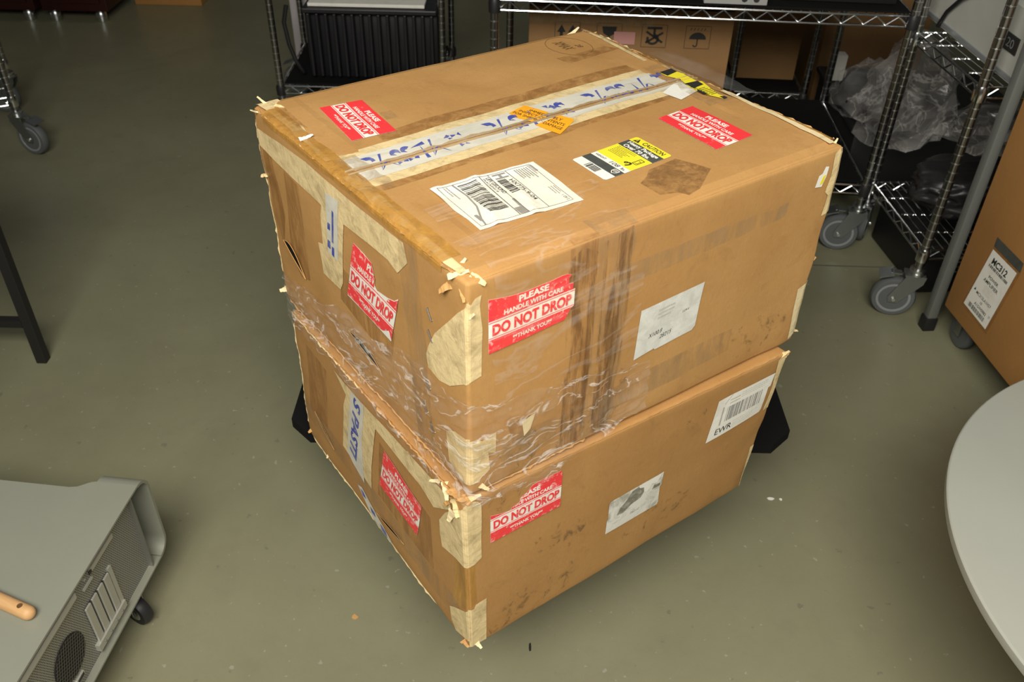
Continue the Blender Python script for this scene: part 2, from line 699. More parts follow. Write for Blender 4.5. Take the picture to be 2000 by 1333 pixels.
# ------------------------------------------------------------------ the two cartons
class Carton:
    R = .007

    def __init__(self, name, loc, ang, dims, corners, mat, seed, label, topoff):
        self.dim = Vector(dims)
        self.cn = corners
        self.seed = Vector((seed * 3.1, seed * 1.7, seed))
        self.root = empty(name, loc, ang)
        tag(self.root, label, 'cardboard box')
        self.mat = mat
        self.topoff = topoff
        self.bulge = 0.0

    def tri(self, s, t, w):
        P = Vector((0, 0, 0))
        for (i, j_, k), c in self.cn.items():
            P += Vector(c) * ((s if i else 1 - s) * (t if j_ else 1 - t) * (w if k else 1 - w))
        return P

    def S(self, p, off=0.0):
        r = self.R
        D = self.dim
        p = Vector(p)
        c = Vector([min(max(p[i], r), D[i] - r) for i in range(3)])
        d = p - c
        n = d.normalized() if d.length > 1e-9 else Vector((0, 0, 1))
        dis = noise.noise(p * 5.0 + self.seed) * .0022 + noise.noise(p * 17.0 + self.seed) * .0010
        # crushed outer corners
        e = min(p.x, D.x - p.x) + min(p.y, D.y - p.y)
        if e < .05:
            dis += (noise.noise(p * 24.0 + self.seed) - .25) * .0026 * (1 - e / .05)
        q_ = c + n * (r + off + dis)
        return self.tri(q_.x / D.x, q_.y / D.y, q_.z / D.z)

    def face(self, f, u, v, off=0.0):
        if f == 'T':
            return self.S((u, v, self.dim.z), off + self.topoff)
        if f == 'F':
            return self.S((u, 0, v), off)
        return self.S((0, u, v), off)

    def body(self):
        r = self.R
        ax = []
        for L_ in self.dim:
            n = 26
            inner = [r + (L_ - 2 * r) * i / n for i in range(n + 1)]
            ax.append([0, r * .3, r * .65] + inner + [L_ - r * .65, L_ - r * .3, L_])
        bm = bmesh.new()
        D = self.dim
        for a, b, c, val in ((0, 1, 2, 0), (0, 1, 2, D.z), (0, 2, 1, 0), (0, 2, 1, D.y), (1, 2, 0, 0), (1, 2, 0, D.x)):
            grid = []
            for x in ax[a]:
                row = []
                for y in ax[b]:
                    p = [0, 0, 0]
                    p[a], p[b], p[c] = x, y, val
                    row.append(bm.verts.new(self.S(p)))
                grid.append(row)
            for i in range(len(grid) - 1):
                for k in range(len(grid[0]) - 1):
                    bm.faces.new((grid[i][k], grid[i + 1][k], grid[i + 1][k + 1], grid[i][k + 1]))
        bmesh.ops.remove_doubles(bm, verts=bm.verts[:], dist=.0002)
        bmesh.ops.recalc_face_normals(bm, faces=bm.faces[:])
        me = bpy.data.meshes.new('body')
        bm.to_mesh(me)
        bm.free()
        return link('body', me, self.mat, self.root, True)

    def flap(self, u0, u1, v0, v1, ragged=.004):
        """top flap: a board lying on the box with its own cut edges"""
        nu, nv = 60, 16
        V, F = [], []
        th = self.topoff

        def P(u, v, off):
            return self.S((u, v, self.dim.z), off)
        for i in range(nu + 1):
            for k in range(nv + 1):
                s, t = i / nu, k / nv
                v = v0 + (v1 - v0) * t
                a = u0 + ragged * noise.noise(Vector((v * 55, 3, self.seed.x)))
                b = u1 + ragged * noise.noise(Vector((v * 55, 9, self.seed.x)))
                u = a + (b - a) * s
                edge = min(v - .0, self.dim.y - v)
                off = th * min(1, max(.0, edge / .012)) + .0002
                lift = .0025 * max(0, noise.noise(Vector((u * 9, v * 9, 4)))) * (1 if min(s, 1 - s) < .08 else 0)
                V.append(P(u, v, off + lift))
        for i in range(nu):
            for k in range(nv):
                a = i * (nv + 1) + k
                F.append((a, a + nv + 1, a + nv + 2, a + 1))
        n0 = len(V)
        ring = [i * (nv + 1) for i in range(nu + 1)] + [nu * (nv + 1) + k for k in range(1, nv + 1)] + \
               [i * (nv + 1) + nv for i in range(nu - 1, -1, -1)] + [k for k in range(nv - 1, 0, -1)]
        for idx in ring:
            i, k = divmod(idx, nv + 1)
            V.append(V[idx] + Vector((0, 0, -th - .001)))
        m = len(ring)
        for i in range(m):
            j_ = (i + 1) % m
            F.append((ring[i], n0 + i, n0 + j_, ring[j_]))
        me = bpy.data.meshes.new('top_flap')
        me.from_pydata(V, [], F)
        me.update()
        o = link('top_flap', me, self.mat, self.root)
        return o

    # --- things stuck on
    def mapper(self, f, Q, w, h):
        (ax, ay), (bx, by), (cx, cy), (dx, dy) = Q      # TL TR BR BL in surface metres

        def mp(x, y, off):
            s, t = x / w, y / h
            u = (dx * (1 - s) + cx * s) * (1 - t) + (ax * (1 - s) + bx * s) * t
            v = (dy * (1 - s) + cy * s) * (1 - t) + (ay * (1 - s) + by * s) * t
            return self.face(f, u, v, off)
        return mp

    def patch(self, name, mat, pieces, off=.0006, cut=.010, parent=None, label=None):
        """tape or paper: pieces = [(face, polygon in surface metres), ...] joined into one part"""
        bmA = bmesh.new()
        for f, poly in pieces:
            bm = bmesh.new()
            bm.faces.new([bm.verts.new((p[0], p[1], 0)) for p in poly])
            for ax in (0, 1):
                lo = min(v.co[ax] for v in bm.verts)
                hi = max(v.co[ax] for v in bm.verts)
                n = int((hi - lo) / cut)
                for i in range(1, n + 1):
                    t = lo + (hi - lo) * i / (n + 1)
                    co = (t, 0, 0) if ax == 0 else (0, t, 0)
                    no = (1, 0, 0) if ax == 0 else (0, 1, 0)
                    bmesh.ops.bisect_plane(bm, geom=bm.verts[:] + bm.edges[:] + bm.faces[:], plane_co=co, plane_no=no)
            bmesh.ops.triangulate(bm, faces=bm.faces[:])
            for v in bm.verts:
                v.co = self.face(f, v.co.x, v.co.y, off)
            tmp = bpy.data.meshes.new('tmp')
            bm.to_mesh(tmp)
            bm.free()
            bmA.from_mesh(tmp)
            bpy.data.meshes.remove(tmp)
        me = bpy.data.meshes.new(name)
        bmA.to_mesh(me)
        bmA.free()
        o = link(name, me, mat, parent or self.root)
        if label:
            o['label'] = label
        return o

    def dnd(self, f, Q, outline=None, worn=False, red_top=None, red_bot=None, skip=None, off=.0012, label=None):
        """PLEASE / HANDLE WITH CARE / DO NOT DROP / **THANK YOU** sticker, 127 x 76 mm"""
        pr = Print(self.mapper(f, Q, 127, 76))
        ol = outline or rect(0, 0, 127, 76)
        base = pr.polys([ol], off, 'care_sticker', 'paper', self.root, 18)
        base['label'] = label or 'red and white handling sticker'
        rm = 'redworn' if worn else 'red'
        top = red_top or clip_h(ol, 0, 1, -46.5)
        bot = red_bot or clip_h(ol, 0, -1, 19.5)
        lines = [clip_h(clip_h(ol, 0, 1, -43.6), 0, -1, 44.7), clip_h(clip_h(ol, 0, 1, -21.2), 0, -1, 22.2)]
        pr.polys([p for p in (top if isinstance(top[0], list) else [top])] + (bot if isinstance(bot[0], list) else [bot]) + lines,
                 off + .0004, 'red_print', rm, base, 18)
        keep = lambda x, y: in_poly((x, y), ol) and not (skip and skip(x, y))
        wt = [text_fit('PLEASE', 42, 60, 86, 69.5, .040), text_fit('HANDLE WITH CARE', 21, 49.5, 108, 56.8, .030),
              text_fit('**THANK YOU**', 34, 8, 93, 14.6, .024)]
        pr.text(wt, off + .0008, 'white_lettering', 'paper', base, keep)
        pr.text([text_fit('DO NOT DROP', 5, 24.6, 122, 41.2, .042)], off + .0008, 'red_lettering', rm, base, keep)
        return base


ANG = math.radians(36.0395)
UP = Carton('taped_cardboard_box', (-.0525, .8183, .6278), ANG, (.648, .5912, .3529),
            {(0, 1, 1): (-.0059, .5933, .3529), (1, 1, 1): (.6523, .6022, .3529), (1, 0, 1): (.6535, -.0007, .3529),
             (0, 0, 1): (.0014, .0008, .3529), (0, 1, 0): (.0003, .5911, -.0040), (1, 1, 0): (.648, .5912, 0),
             (1, 0, 0): (.6487, -.0012, .0), (0, 0, 0): (.0006, -.0004, .0133)}, 'card', 1,
            'upper cardboard box with shipping label on top, stacked on a second worn box', .0030)
LO = Carton('taped_cardboard_box', (-.0554, .8089, .300), ANG, (.6230, .5708, .3278),
            {(0, 1, 1): (.0007, .5705, .3139), (1, 1, 1): (.623, .5708, .3248), (1, 0, 1): (.6309, -.0121, .3263),
             (0, 0, 1): (-.0035, .0022, .3364), (0, 1, 0): (.0006, .5705, .0183), (1, 1, 0): (.623, .5708, 0),
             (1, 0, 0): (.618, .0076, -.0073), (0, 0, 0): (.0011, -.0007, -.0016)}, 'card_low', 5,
            'lower cardboard box carrying the other box, with EWR barcode label near its right edge', .0)
for b in (UP, LO):
    b.body()
UP.flap(.014, .634, .0005, .2985)
UP.flap(.014, .634, .3045, .5905)


# ---- tape on the upper box: top
def strip(u0, u1, va, vb, n=14, jit=.0015, seed=0):
    """ragged tape strip along u between v curves va, vb (linear pairs)"""
    rnd = random.Random(seed)
    lo = [(u0 + (u1 - u0) * i / n, va[0] + (va[1] - va[0]) * i / n + rnd.uniform(-jit, jit)) for i in range(n + 1)]
    hi = [(u0 + (u1 - u0) * i / n, vb[0] + (vb[1] - vb[0]) * i / n + rnd.uniform(-jit, jit)) for i in range(n + 1)]
    return lo + hi[::-1]


def vstrip(v0, v1, ua, ub, n=14, jit=.002, seed=0):
    return [(b, a) for a, b in strip(v0, v1, ua, ub, n, jit, seed)]


UP.patch('packing_tape', 'brown_tape', [('T', strip(.03, .63, (.236, .256), (.256, .286), 12, .002, 3))], .0004)
UP.patch('packing_tape', 'brown_tape', [('T', strip(.10, .60, (.352, .362), (.392, .402), 12, .003, 4))], .0003)
UP.patch('masking_tape', 'mask', [('T', strip(.020, .640, (.338, .350), (.358, .374), 14, .001, 5))], .0007)
UP.patch('masking_tape', 'mask', [('T', strip(.020, .615, (.250, .268), (.274, .296), 14, .001, 6))], .0007)
wt = UP.patch('printed_tape', 'whitetape', [('T', strip(.022, .640, (.271, .289), (.299, .3005), 14, .0004, 7)),
                                            ('T', strip(.022, .645, (.3040, .3050), (.340, .353), 14, .0006, 8))], .0011,
              label='white tape with broken blue lettering along the top seam')


def tape_text(box, f, parent, words, quad_list, off):
    V = []
    for (txt, Q, w, h, keep) in quad_list:
        pr = Print(box.mapper(f, Q, w, h))
        pr.text([text_fit(txt, 0, 0, w, h, .03, .25)], off, 'blue_lettering', 'blue', parent, keep)


def frag(x, y):
    return y > 9 and not (18 < y < 36) and noise.noise(Vector((x * .09, y * .16, 3.3))) > -.22


tape_text(UP, 'T', wt, None, [
    ('PASSTAPS', [(.038, .330), (.200, .332), (.202, .281), (.040, .284)], 165, 56, frag),
    ('PASTAPS', [(.236, .334), (.390, .337), (.393, .286), (.238, .283)], 155, 56, frag),
    ('PASSTAPS', [(.424, .338), (.612, .347), (.614, .299), (.426, .289)], 190, 56, frag)], .0016)
# exposed board edge in the seam
sm = MB()
rnd = random.Random(3)
nseg = 90
for side in (0, 1):
    v0 = .2985 + .006 * side
    vs = []
    for i in range(nseg + 1):
        u = .010 + .636 * i / nseg
        w = .0034 + .0012 * noise.noise(Vector((u * 40, side, 0)))
        z = .0035 + .0022 * noise.noise(Vector((u * 60, side * 5, 2)))
        va, vb = (v0 - w, v0) if side == 0 else (v0, v0 + w)
        vs += [UP.S((u, va, UP.dim.z), .0042), UP.S((u, (va + vb) / 2, UP.dim.z), .0030 + z), UP.S((u, vb, UP.dim.z), .0020 if side == 0 else .0042)]
    fs = []
    for i in range(nseg):
        for k in range(2):
            a = i * 3 + k
            fs.append((a, a + 3, a + 4, a + 1))
    sm.add(vs, fs)
sm.build('flap_seam_edge', 'seam', UP.root)

# strips along the two short top edges
UP.patch('masking_tape', 'mask', [('T', vstrip(.350, .592, (.026, .040), (.006, .008), 10, .0015, 11))], .0009)
UP.patch('masking_tape', 'mask', [('T', vstrip(.02, .30, (.014, .020), (.004, .004), 10, .0025, 12))], .0006)
UP.patch('packing_tape', 'amber_tape', [('T', vstrip(.05, .55, (.026, .024), (-.003, -.003), 22, .0022, 13)),
                                        ('L', strip(.05, .55, (.343, .343), (.3535, .3535), 20, .001, 14))], .0018)
UP.patch('packing_tape', 'brown_tape', [('T', vstrip(.46, .54, (.030, .032), (.017, .018), 6, .001, 15))], .0022)
UP.patch('packing_tape', 'amber_tape', [('T', vstrip(.02, .585, (.632, .638), (.655, .655), 20, .003, 16))], .0018)
UP.patch('masking_tape', 'mask_light', [('T', vstrip(.01, .235, (.622, .636), (.634, .643), 12, .0012, 17))], .0022)
UP.patch('masking_tape', 'mask', [('T', vstrip(.36, .56, (.618, .634), (.626, .641), 8, .0012, 18))], .0012)
# clear wrap end over the right end of the seam
UP.patch('clear_tape', 'clear_tape', [('T', vstrip(.20, .375, (.575, .600), (.652, .655), 10, .006, 19))], .0024)
UP.patch('clear_tape', 'clear_tape', [('T', vstrip(.235, .345, (.012, .012), (.050, .046), 8, .003, 20))], .0024)

# ---- stickers on the top
UP.dnd('T', [(.142, .506), (.131, .381), (.063, .387), (.075, .514)], label='red handling sticker on the rear flap')
UP.dnd('T', [(.554, .214), (.550, .089), (.471, .084), (.476, .208)], label='red handling sticker near the right end of the top')


def heavy_label():
    pr = Print(UP.mapper('T', [(.406, .176), (.406, .104), (.282, .100), (.284, .172)], 72, 124))
    ol = rrect(0, 0, 72, 124, 4)
    o = .0012
    base = pr.polys([ol], o, 'weight_label', 'paper', UP.root, 18)
    base['label'] = 'yellow and grey heavy package caution label'
    band = lambda y0, y1: clip_h(clip_h(ol, 0, 1, -y0), 0, -1, y1)
    pr.polys([band(108, 124), band(46, 86)], o + .0003, 'yellow_print', 'yellow', base, 18)
    pr.polys([band(86, 108), band(18, 34.5)], o + .0003, 'grey_print', 'dkgrey', base, 18)
    blk = barcode(22, 3, 46, 16, 13, 4)
    blk += [[(5, 110.5), (17, 110.5), (11, 121)]]
    blk += hatch_lines(7, 60, 44, 84, 7, 2, .28)
    # stooping figure beside a carton
    blk += stroke(arc(50, 57, 2.2, 2.2, 0, 2 * PI, 8), 2.2) + stroke([(52, 59), (57, 61), (58, 55), (55, 50)], 3)
    blk += stroke(rect(56, 63, 64, 79) + [(56, 63)], 1.2) + stroke([(58, 66), (62, 66), (62, 74), (58, 74)], .9)
    pr.polys(blk, o + .0006, 'black_print', 'black', base)
    pr.text([text_fit('CAUTION', 22, 111.5, 64, 120.5, .016), text_fit('WEIGHT:', 5, 38, 27, 42.5), text_fit('108', 36, 37, 54, 44, -.004, .2),
             text_fit('lbs.', 59, 37.5, 67, 43)], o + .0006, 'black_lettering', 'black', base)
    pr.polys([[(10.2, 112), (11.8, 112), (11.5, 117.6), (10.5, 117.6)]], o + .0009, 'yellow_mark', 'yellow', base)
    pr.text([text_fit('Heavy Package', 6, 96.5, 66, 106.5, .030), text_fit('Over 70 lbs.', 8, 87.5, 60, 96, .030)], o + .0006, 'white_lettering', 'paper', base)
    sh = [(56, 31.5), (66, 31.5), (66, 26), (64, 23), (61, 20.5), (58, 23), (56, 26)]
    pr.polys(stroke(sh + [sh[0]], 1.3), o + .0006, 'shield_emblem', 'paper', base)
    pr.text([text_fit('ups', 57.3, 24.3, 64.7, 29.5, .01)], o + .0006, 'shield_lettering', 'paper', base)


heavy_label()


def ship_label():
    W, H = 122, 158
    ol = [(0, 1), (30, 0), (64, -1.5), (92, 1), (122, 0), (121, 40), (122.5, 90), (122, 158), (70, 158.6), (0, 158), (.8, 100), (-.8, 55)]
    mp0 = UP.mapper('T', [(.236, .196), (.225, .074), (.074, .083), (.078, .206)], W, H)

    def mp(x, y, off):
        wr = .0022 * max(0, math.sin(y * .11 + x * .035 + .6)) ** 3 * (1 if y < 100 else .25)
        return mp0(x, y, off + wr)
    pr = Print(mp)
    o = .0014
    base = pr.polys([ol], o, 'shipping_label', 'paper', UP.root, 7)
    base['label'] = 'white paper shipping label with barcodes and a big H'
    ln = stroke([(6, 8), (115, 6), (115, 146), (6, 148), (6, 8)], .6)
    ln += stroke([(6, 110), (115, 108)], .8) + stroke([(6, 83), (60, 80), (115, 78)], .8)
    ln += stroke([(6, 70), (60, 67), (115, 64)], 1.1)
    ln += barcode(24, 86, 62, 99, 16, 8)
    pr.polys(ln, o + .0005, 'black_print', 'black', base, 8)
    pr.polys(barcode(12, 34, 92, 62, 26, 5), o + .0005, 'barcode', 'black', base, 8)
    pr.polys(stroke([(6, 30), (40, 32), (70, 28), (100, 16), (115, 13)], 2.6) + [rect(97, 66, 114, 77)] + stroke([(75, 79), (115, 76)], 4),
             o + .0004, 'grey_smudge', 'grey_ink', base, 8)
    pr.polys(hatch_lines(11, 119, 52, 141, 6, 12, .5) + hatch_lines(8, 142, 36, 150, 3, 13, .5) + hatch_lines(72, 134, 100, 146, 3, 14, .35) +
             hatch_lines(8, 14, 44, 22, 2, 15, .4) + [rrect(88, 12, 105, 17, 2)], o + .0005, 'small_print', 'grey_ink', base)
    pr.text([text_fit('1 OF 2', 98, 139, 112, 143), text_fit('HX775-9-04', 30, 101, 92, 107, .008), text_fit('UPS GROUND', 12, 75.5, 58, 81.5, .006),
             text_fit('TRACKING #:', 12, 70.5, 52, 74)], o + .0006, 'black_lettering', 'black', base)
    pr.text([text_fit('H', 9, 87, 22, 107, .03)], o + .0006, 'big_letter', 'grey_ink', base)


ship_label()


def orange_label():
    pr = Print(UP.mapper('T', [(.335, .356), (.370, .271), (.320, .244), (.295, .340)], 92, 48))
    o = .0016
    a = [(0, 6), (14, 0), (34, 3), (44, 6), (52, 26), (46, 48), (4, 48)]
    b = [(50, 0), (92, 0), (92, 42), (88, 48), (64, 48), (58, 26)]
    base = pr.polys([a, b], o, 'inspection_label', 'orange', UP.root, 14)
    base['label'] = 'torn orange inspection label crossing the seam'
    k = lambda x, y: in_poly((x, y), a) or in_poly((x, y), b)
    pr.text([text_fit('IMMEDIATELY', 20, 32, 76, 39), text_fit('INSPECT CONTENTS', 8, 21, 86, 28), text_fit('FOR SHIPPING DAMAGE', 4, 10, 88, 17)],
            o + .0005, 'black_lettering', 'black', base, k)


orange_label()
UP.patch('glue_residue', 'stain', [('T', [(.317, .070), (.336, .079), (.352, .092), (.405, .097), (.424, .048), (.372, .016), (.348, .012), (.340, .024), (.317, .032)])], .0005,
         label='dark brown rectangle of glue residue')
UP.patch('paper_scrap', 'paper', [('T', [(.551, .278), (.607, .302), (.605, .254), (.556, .241)])], .0018)
ct = UP.patch('caution_strip', 'yellow', [('T', [(.616, .310), (.634, .314), (.631, .280), (.638, .278), (.620, .224), (.622, .211), (.613, .207), (.600, .237), (.603, .272)]),
                                           ('T', [(.604, .341), (.633, .344), (.632, .329), (.636, .315), (.612, .304), (.602, .324)])], .0030,
              label='torn yellow and black caution strip')
pr = Print(lambda x, y, off: UP.face('T', x, y, off))
pr.polys([[(.604, .341), (.633, .344), (.632, .329), (.605, .323)], [(.606, .284), (.632, .282), (.630, .266), (.604, .262)],
          [(.600, .250), (.606, .256), (.606, .228), (.599, .236)], [(.614, .216), (.622, .213), (.622, .206), (.613, .205)]], .0034, 'black_print', 'black', ct)
prt = Print(UP.mapper('T', [(.609, .268), (.609, .236), (.602, .240), (.603, .270)], 30, 7))
prt.text([text_fit('CAUTION', 0, 0, 30, 7)], .0037, 'black_lettering', 'black', ct)
pr.polys(hatch_lines(.609, .226, .628, .258, 6, 3, .3), .0036, 'small_print', 'black', ct)
# marker writing in a ring
pr = Print(UP.mapper('T', [(.605, .575), (.605, .475), (.515, .475), (.515, .575)], 100, 90))
mk = pr.polys(stroke(arc(50, 45, 48, 38, .3, 2 * PI + .1, 40), .9), .0006, 'marker_ring', 'brown_ink', UP.root, None)
pr.text([text_fit('XMAX', 22, 28, 66, 48, -.004, .3), text_fit('28', 50, 56, 66, 66, -.004, .3)], .0008, 'marker_lettering', 'brown_ink', mk)
UP.patch('packing_tape', 'brown_tape', [('T', [(.502, .486), (.612, .492), (.628, .468), (.505, .455)])], .0005)
UP.patch('paper_scrap', 'clear_tape', [('T', [(.142, .452), (.160, .450), (.158, .420), (.139, .424)])], .0008)

# ---- front-right face of the upper box
UP.patch('packing_tape', 'brown_tape', [('F', [(.146, .348), (.190, .350), (.188, .25), (.192, .12), (.186, .015), (.158, .012), (.152, .10), (.160, .20), (.150, .29)]),
                                        ('T', [(.150, .0), (.190, .0), (.192, .006), (.150, .010)])], .0007)
UP.patch('packing_tape', 'brown_tape', [('F', vstrip(.012, .215, (.205, .212), (.232, .236), 10, .002, 31))], .0009)
UP.patch('clear_tape', 'clear_tape', [('F', vstrip(.01, .350, (.190, .190), (.246, .248), 12, .004, 32)), ('T', [(.19, 0), (.25, 0), (.255, .03), (.19, .035)])], .0011)
UP.patch('clear_tape', 'clear_tape', [('F', strip(.235, .545, (.259, .268), (.293, .291), 14, .002, 33))], .0008)
UP.patch('clear_tape', 'clear_tape', [('F', strip(.05, .48, (.028, .050), (.075, .092), 12, .003, 34))], .0010)
UP.dnd('F', [(.029, .3170), (.157, .3170), (.157, .241), (.030, .237)],
       [(0, 0), (112, 3), (116, 7), (121, 17), (127, 20), (127, 46), (123, 48), (124, 56), (117, 57), (116, 65), (120, 70), (113, 73), (104, 73.5), (92, 72), (76, 71.5), (52, 71), (30, 73), (12, 76), (0, 78)],
       True, off=.0013, label='worn red handling sticker with chewed right end')


def white_label_upper():
    pr = Print(UP.mapper('F', [(.276, .205), (.395, .209), (.391, .127), (.274, .118)], 118, 84))
    ol = [(0, 0), (38, 3), (40, 0), (113, 0), (118, 6), (118, 84), (0, 84)]
    base = pr.polys([ol], .0013, 'address_label', 'paperfilm', UP.root, 14)
    base['label'] = 'creased white label with handwritten numbers'
    pr.text([text_fit('X100.8', 22, 28, 48, 35, -.004, .2), text_fit('28215', 45, 17, 68, 24, -.004, .2), text_fit('12AV', 84, 45, 98, 49, -.006, .2)], .0017, 'handwriting', 'black', base)
    pr.polys(hatch_lines(34, 54, 74, 74, 3, 44, .4), .0017, 'faded_print', 'faint_ink', base)


white_label_upper()
sl = UP.patch('small_label', 'paper', [('F', [(.596, .300), (.612, .297), (.617, .312), (.618, .328), (.610, .330), (.606, .320), (.599, .318)])], .0010)
pr = Print(lambda x, y, off: UP.face('F', x, y, off))
pr.polys([[(.605, .302), (.613, .303), (.615, .317), (.609, .315)]], .0014, 'yellow_print', 'yellow', sl)
UP.patch('packing_tape', 'brown_tape', [('F', [(.059, .106), (.104, .102), (.093, .064), (.068, .062)])], .0009)
UP.patch('masking_tape', 'mask_light', [('F', [(.082, .098), (.104, .104), (.096, .078), (.086, .070)])], .0014)
UP.patch('masking_tape', 'mask', [('F', [(-.004, .323), (.006, .321), (.012, .328), (.020, .330), (.018, .315), (.0215, .278), (.0205, .206), (-.003, .200)]),
                                  ('L', [(-.004, .325), (.020, .300), (.040, .275), (.072, .237), (.090, .205), (.097, .187), (.092, .168), (.065, .164), (.040, .172), (.010, .195), (-.003, .200)])], .0010,
         label='creased masking tape folded over the front corner')
UP.patch('masking_tape', 'mask', [('F', [(-.003, .100), (.012, .102), (.020, .094), (.042, .100), (.041, .062), (.030, .068), (.032, .036), (.010, .022), (-.003, .02)]),
                                  ('L', [(-.003, .105), (.030, .100), (.052, .085), (.048, .03), (.02, .018), (-.003, .02)])], .0010)
UP.patch('masking_tape', 'mask', [('F', [(.626, .345), (.640, .353), (.655, .353), (.656, .247), (.630, .243), (.632, .278), (.624, .285), (.628, .310)]), ], .0010)
UP.patch('masking_tape', 'mask_light', [('F', [(.622, .112), (.640, .118), (.655, .121), (.655, .010), (.644, .016), (.630, .009), (.626, .06)])], .0010)

# ---- left face of the upper box
UP.patch('packing_tape', 'brown_tape', [('L', [(.545, .300), (.575, .306), (.580, .170), (.560, .120), (.530, .190)])], .0005)
UP.patch('packing_tape', 'brown_tape', [('L', [(.450, .278), (.500, .282), (.530, .12), (.500, .09), (.465, .10)])], .0004)
UP.patch('packing_tape', 'brown_tape', [('L', [(.18, .17), (.33, .20), (.35, .13), (.20, .10)])], .0005)
UP.patch('clear_tape', 'clear_tape', [('L', vstrip(.01, .345, (.085, .105), (.135, .150), 12, .003, 41))], .0012)
UP.patch('masking_tape', 'mask', [('L', [(.594, .318), (.50, .328), (.405, .334), (.283, .332), (.136, .338), (.129, .312), (.155, .283), (.178, .290), (.278, .284), (.345, .280), (.42, .283), (.52, .286), (.594, .292)])], .0011)
UP.patch('masking_tape', 'mask_light', [('L', [(.585, .345), (.5935, .345), (.594, .26), (.590, .20), (.588, .12), (.584, .13), (.586, .22)])], .0013)
UP.patch('masking_tape', 'mask', [('L', [(.365, .300), (.297, .305), (.318, .225), (.330, .170), (.342, .152), (.400, .150), (.402, .205), (.385, .21), (.380, .26)])], .0012)
t = UP.patch('printed_tape', 'whitetape', [('L', [(.350, .312), (.312, .315), (.336, .205), (.368, .205)])], .0016)
pr = Print(lambda x, y, off: UP.face('L', x, y, off))
pr.polys(stroke([(.332, .290), (.346, .232)], .005) + [[(.355, .262), (.347, .262), (.350, .250), (.358, .250)], [(.362, .230), (.354, .230), (.356, .216), (.366, .216)],
          [(.350, .224), (.343, .224), (.347, .206), (.354, .208)]], .0020, 'blue_lettering', 'blue', t)
rt1 = [(0, 46.5), (66, 46.5), (64, 58), (56, 66), (50, 73), (0, 76)]
rt2 = [(101, 46.5), (127, 46.5), (126, 62), (118, 56), (104, 52)]
rb = [(0, 19.5), (127, 19.5), (127, 3), (118, 12), (104, 4), (96, 2), (0, 2)]
UP.dnd('L', [(.277, .266), (.150, .258), (.192, .147), (.319, .155)],
       [(0, 0), (60, 1), (127, 0), (126, 64), (118, 57), (102, 52), (85, 49), (74, 47), (66, 50), (60, 62), (50, 73), (30, 75), (0, 76)],
       True, [rt1, rt2], [rb], lambda x, y: 47 < y and 64 < x < 102, .0016, 'torn red handling sticker missing its upper middle')


def hand_hole(box, pts, th, name='hand_hole', rim_r=.0009):
    n = len(pts)
    up = [(u, v + th * math.sin(PI * i / (n - 1))) for i, (u, v) in enumerate(pts)]
    dn = [(u, v - th * .8 * math.sin(PI * i / (n - 1))) for i, (u, v) in enumerate(pts)]
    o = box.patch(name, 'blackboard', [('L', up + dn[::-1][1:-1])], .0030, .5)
    m = MB()
    rim = [box.face('L', u, v, .0030) for u, v in up]
    rim2 = [box.face('L', u, v, .0030) for u, v in dn]
    m.tube(rim, rim_r * .7, 5)
    m.tube(rim2, rim_r, 5)
    m.build('torn_rim', 'card_edge', o)
    return o


def lerp_pts(a, b, n, sag=0.0):
    return [(a[0] + (b[0] - a[0]) * i / n, a[1] + (b[1] - a[1]) * i / n + sag * math.sin(PI * i / n)) for i in range(n + 1)]


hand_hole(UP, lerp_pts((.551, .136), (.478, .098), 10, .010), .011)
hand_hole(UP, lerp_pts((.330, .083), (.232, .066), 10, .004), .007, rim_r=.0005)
for (u, v) in ((.080, .262), (.082, .226), (.094, .138), (.104, .088), (.088, .062)):
    a, b = UP.face('L', u + .004, v + .008, .0020), UP.face('L', u - .004, v - .007, .0020)
    MB().tube([UP.face('L', u + .004, v + .008, 0), a, b, UP.face('L', u - .004, v - .007, 0)], .0009, 6).build('staple', 'steel', UP.root)


# ---- torn edges and flakes
def ribbon(box, name, mat, pts, seed, width=.008, amp=.004, parent=None):
    """ragged strip of torn board following surface points; pts = list of (point, normal-ish direction)"""
    rnd = random.Random(seed)
    width *= .55
    amp *= .50
    V, F = [], []
    n = len(pts)
    for i, (p, d) in enumerate(pts):
        d = d.normalized()
        w = width * (.55 + .9 * abs(noise.noise(Vector((i * .37, seed, 0))))) * (.25 if i in (0, n - 1) else 1)
        lift = amp * noise.noise(Vector((i * .5, seed, 7)))
        jitter = Vector((rnd.uniform(-1, 1), rnd.uniform(-1, 1), rnd.uniform(-1, 1))) * amp * .25
        base = p + jitter
        side = Vector((0, 0, 1)) if abs(d.z) < .6 else Vector((-1, 0, 0))
        V += [base - d * w * .3, base + d * w * .5 + side * (lift + .0015), base + d * w + side * lift * 1.6, base + d * w * .45 - side * .0016]
    for i in range(n - 1):
        for k in range(4):
            l = (k + 1) % 4
            F.append((i * 4 + k, i * 4 + l, (i + 1) * 4 + l, (i + 1) * 4 + k))
    F += [(3, 2, 1, 0), tuple((n - 1) * 4 + k for k in range(4))]
    me = bpy.data.meshes.new(name)
    me.from_pydata(V, [], F)
    me.update()
    return link(name, me, mat, box.root)


def edge_pts(box, which, a, b, n, dirv, z=None, off=.0):
    out = []
    for i in range(n + 1):
        t = a + (b - a) * i / n
        D = box.dim
        if which == 'LT':
            p = box.S((0, t, D.z), off)
        elif which == 'RT':
            p = box.S((D.x, t, D.z), off)
        elif which == 'LB':
            p = box.S((0, t, 0), off)
        elif which == 'FB':
            p = box.S((t, 0, 0), off)
        elif which == 'FT':
            p = box.S((t, 0, D.z), off)
        elif which == 'C':
            p = box.S((0, 0, t), off)
        elif which == 'A':
            p = box.S((0, D.y, t), off)
        else:
            p = box.S((D.x, 0, t), off)
        out.append((p, Vector(dirv)))
    return out


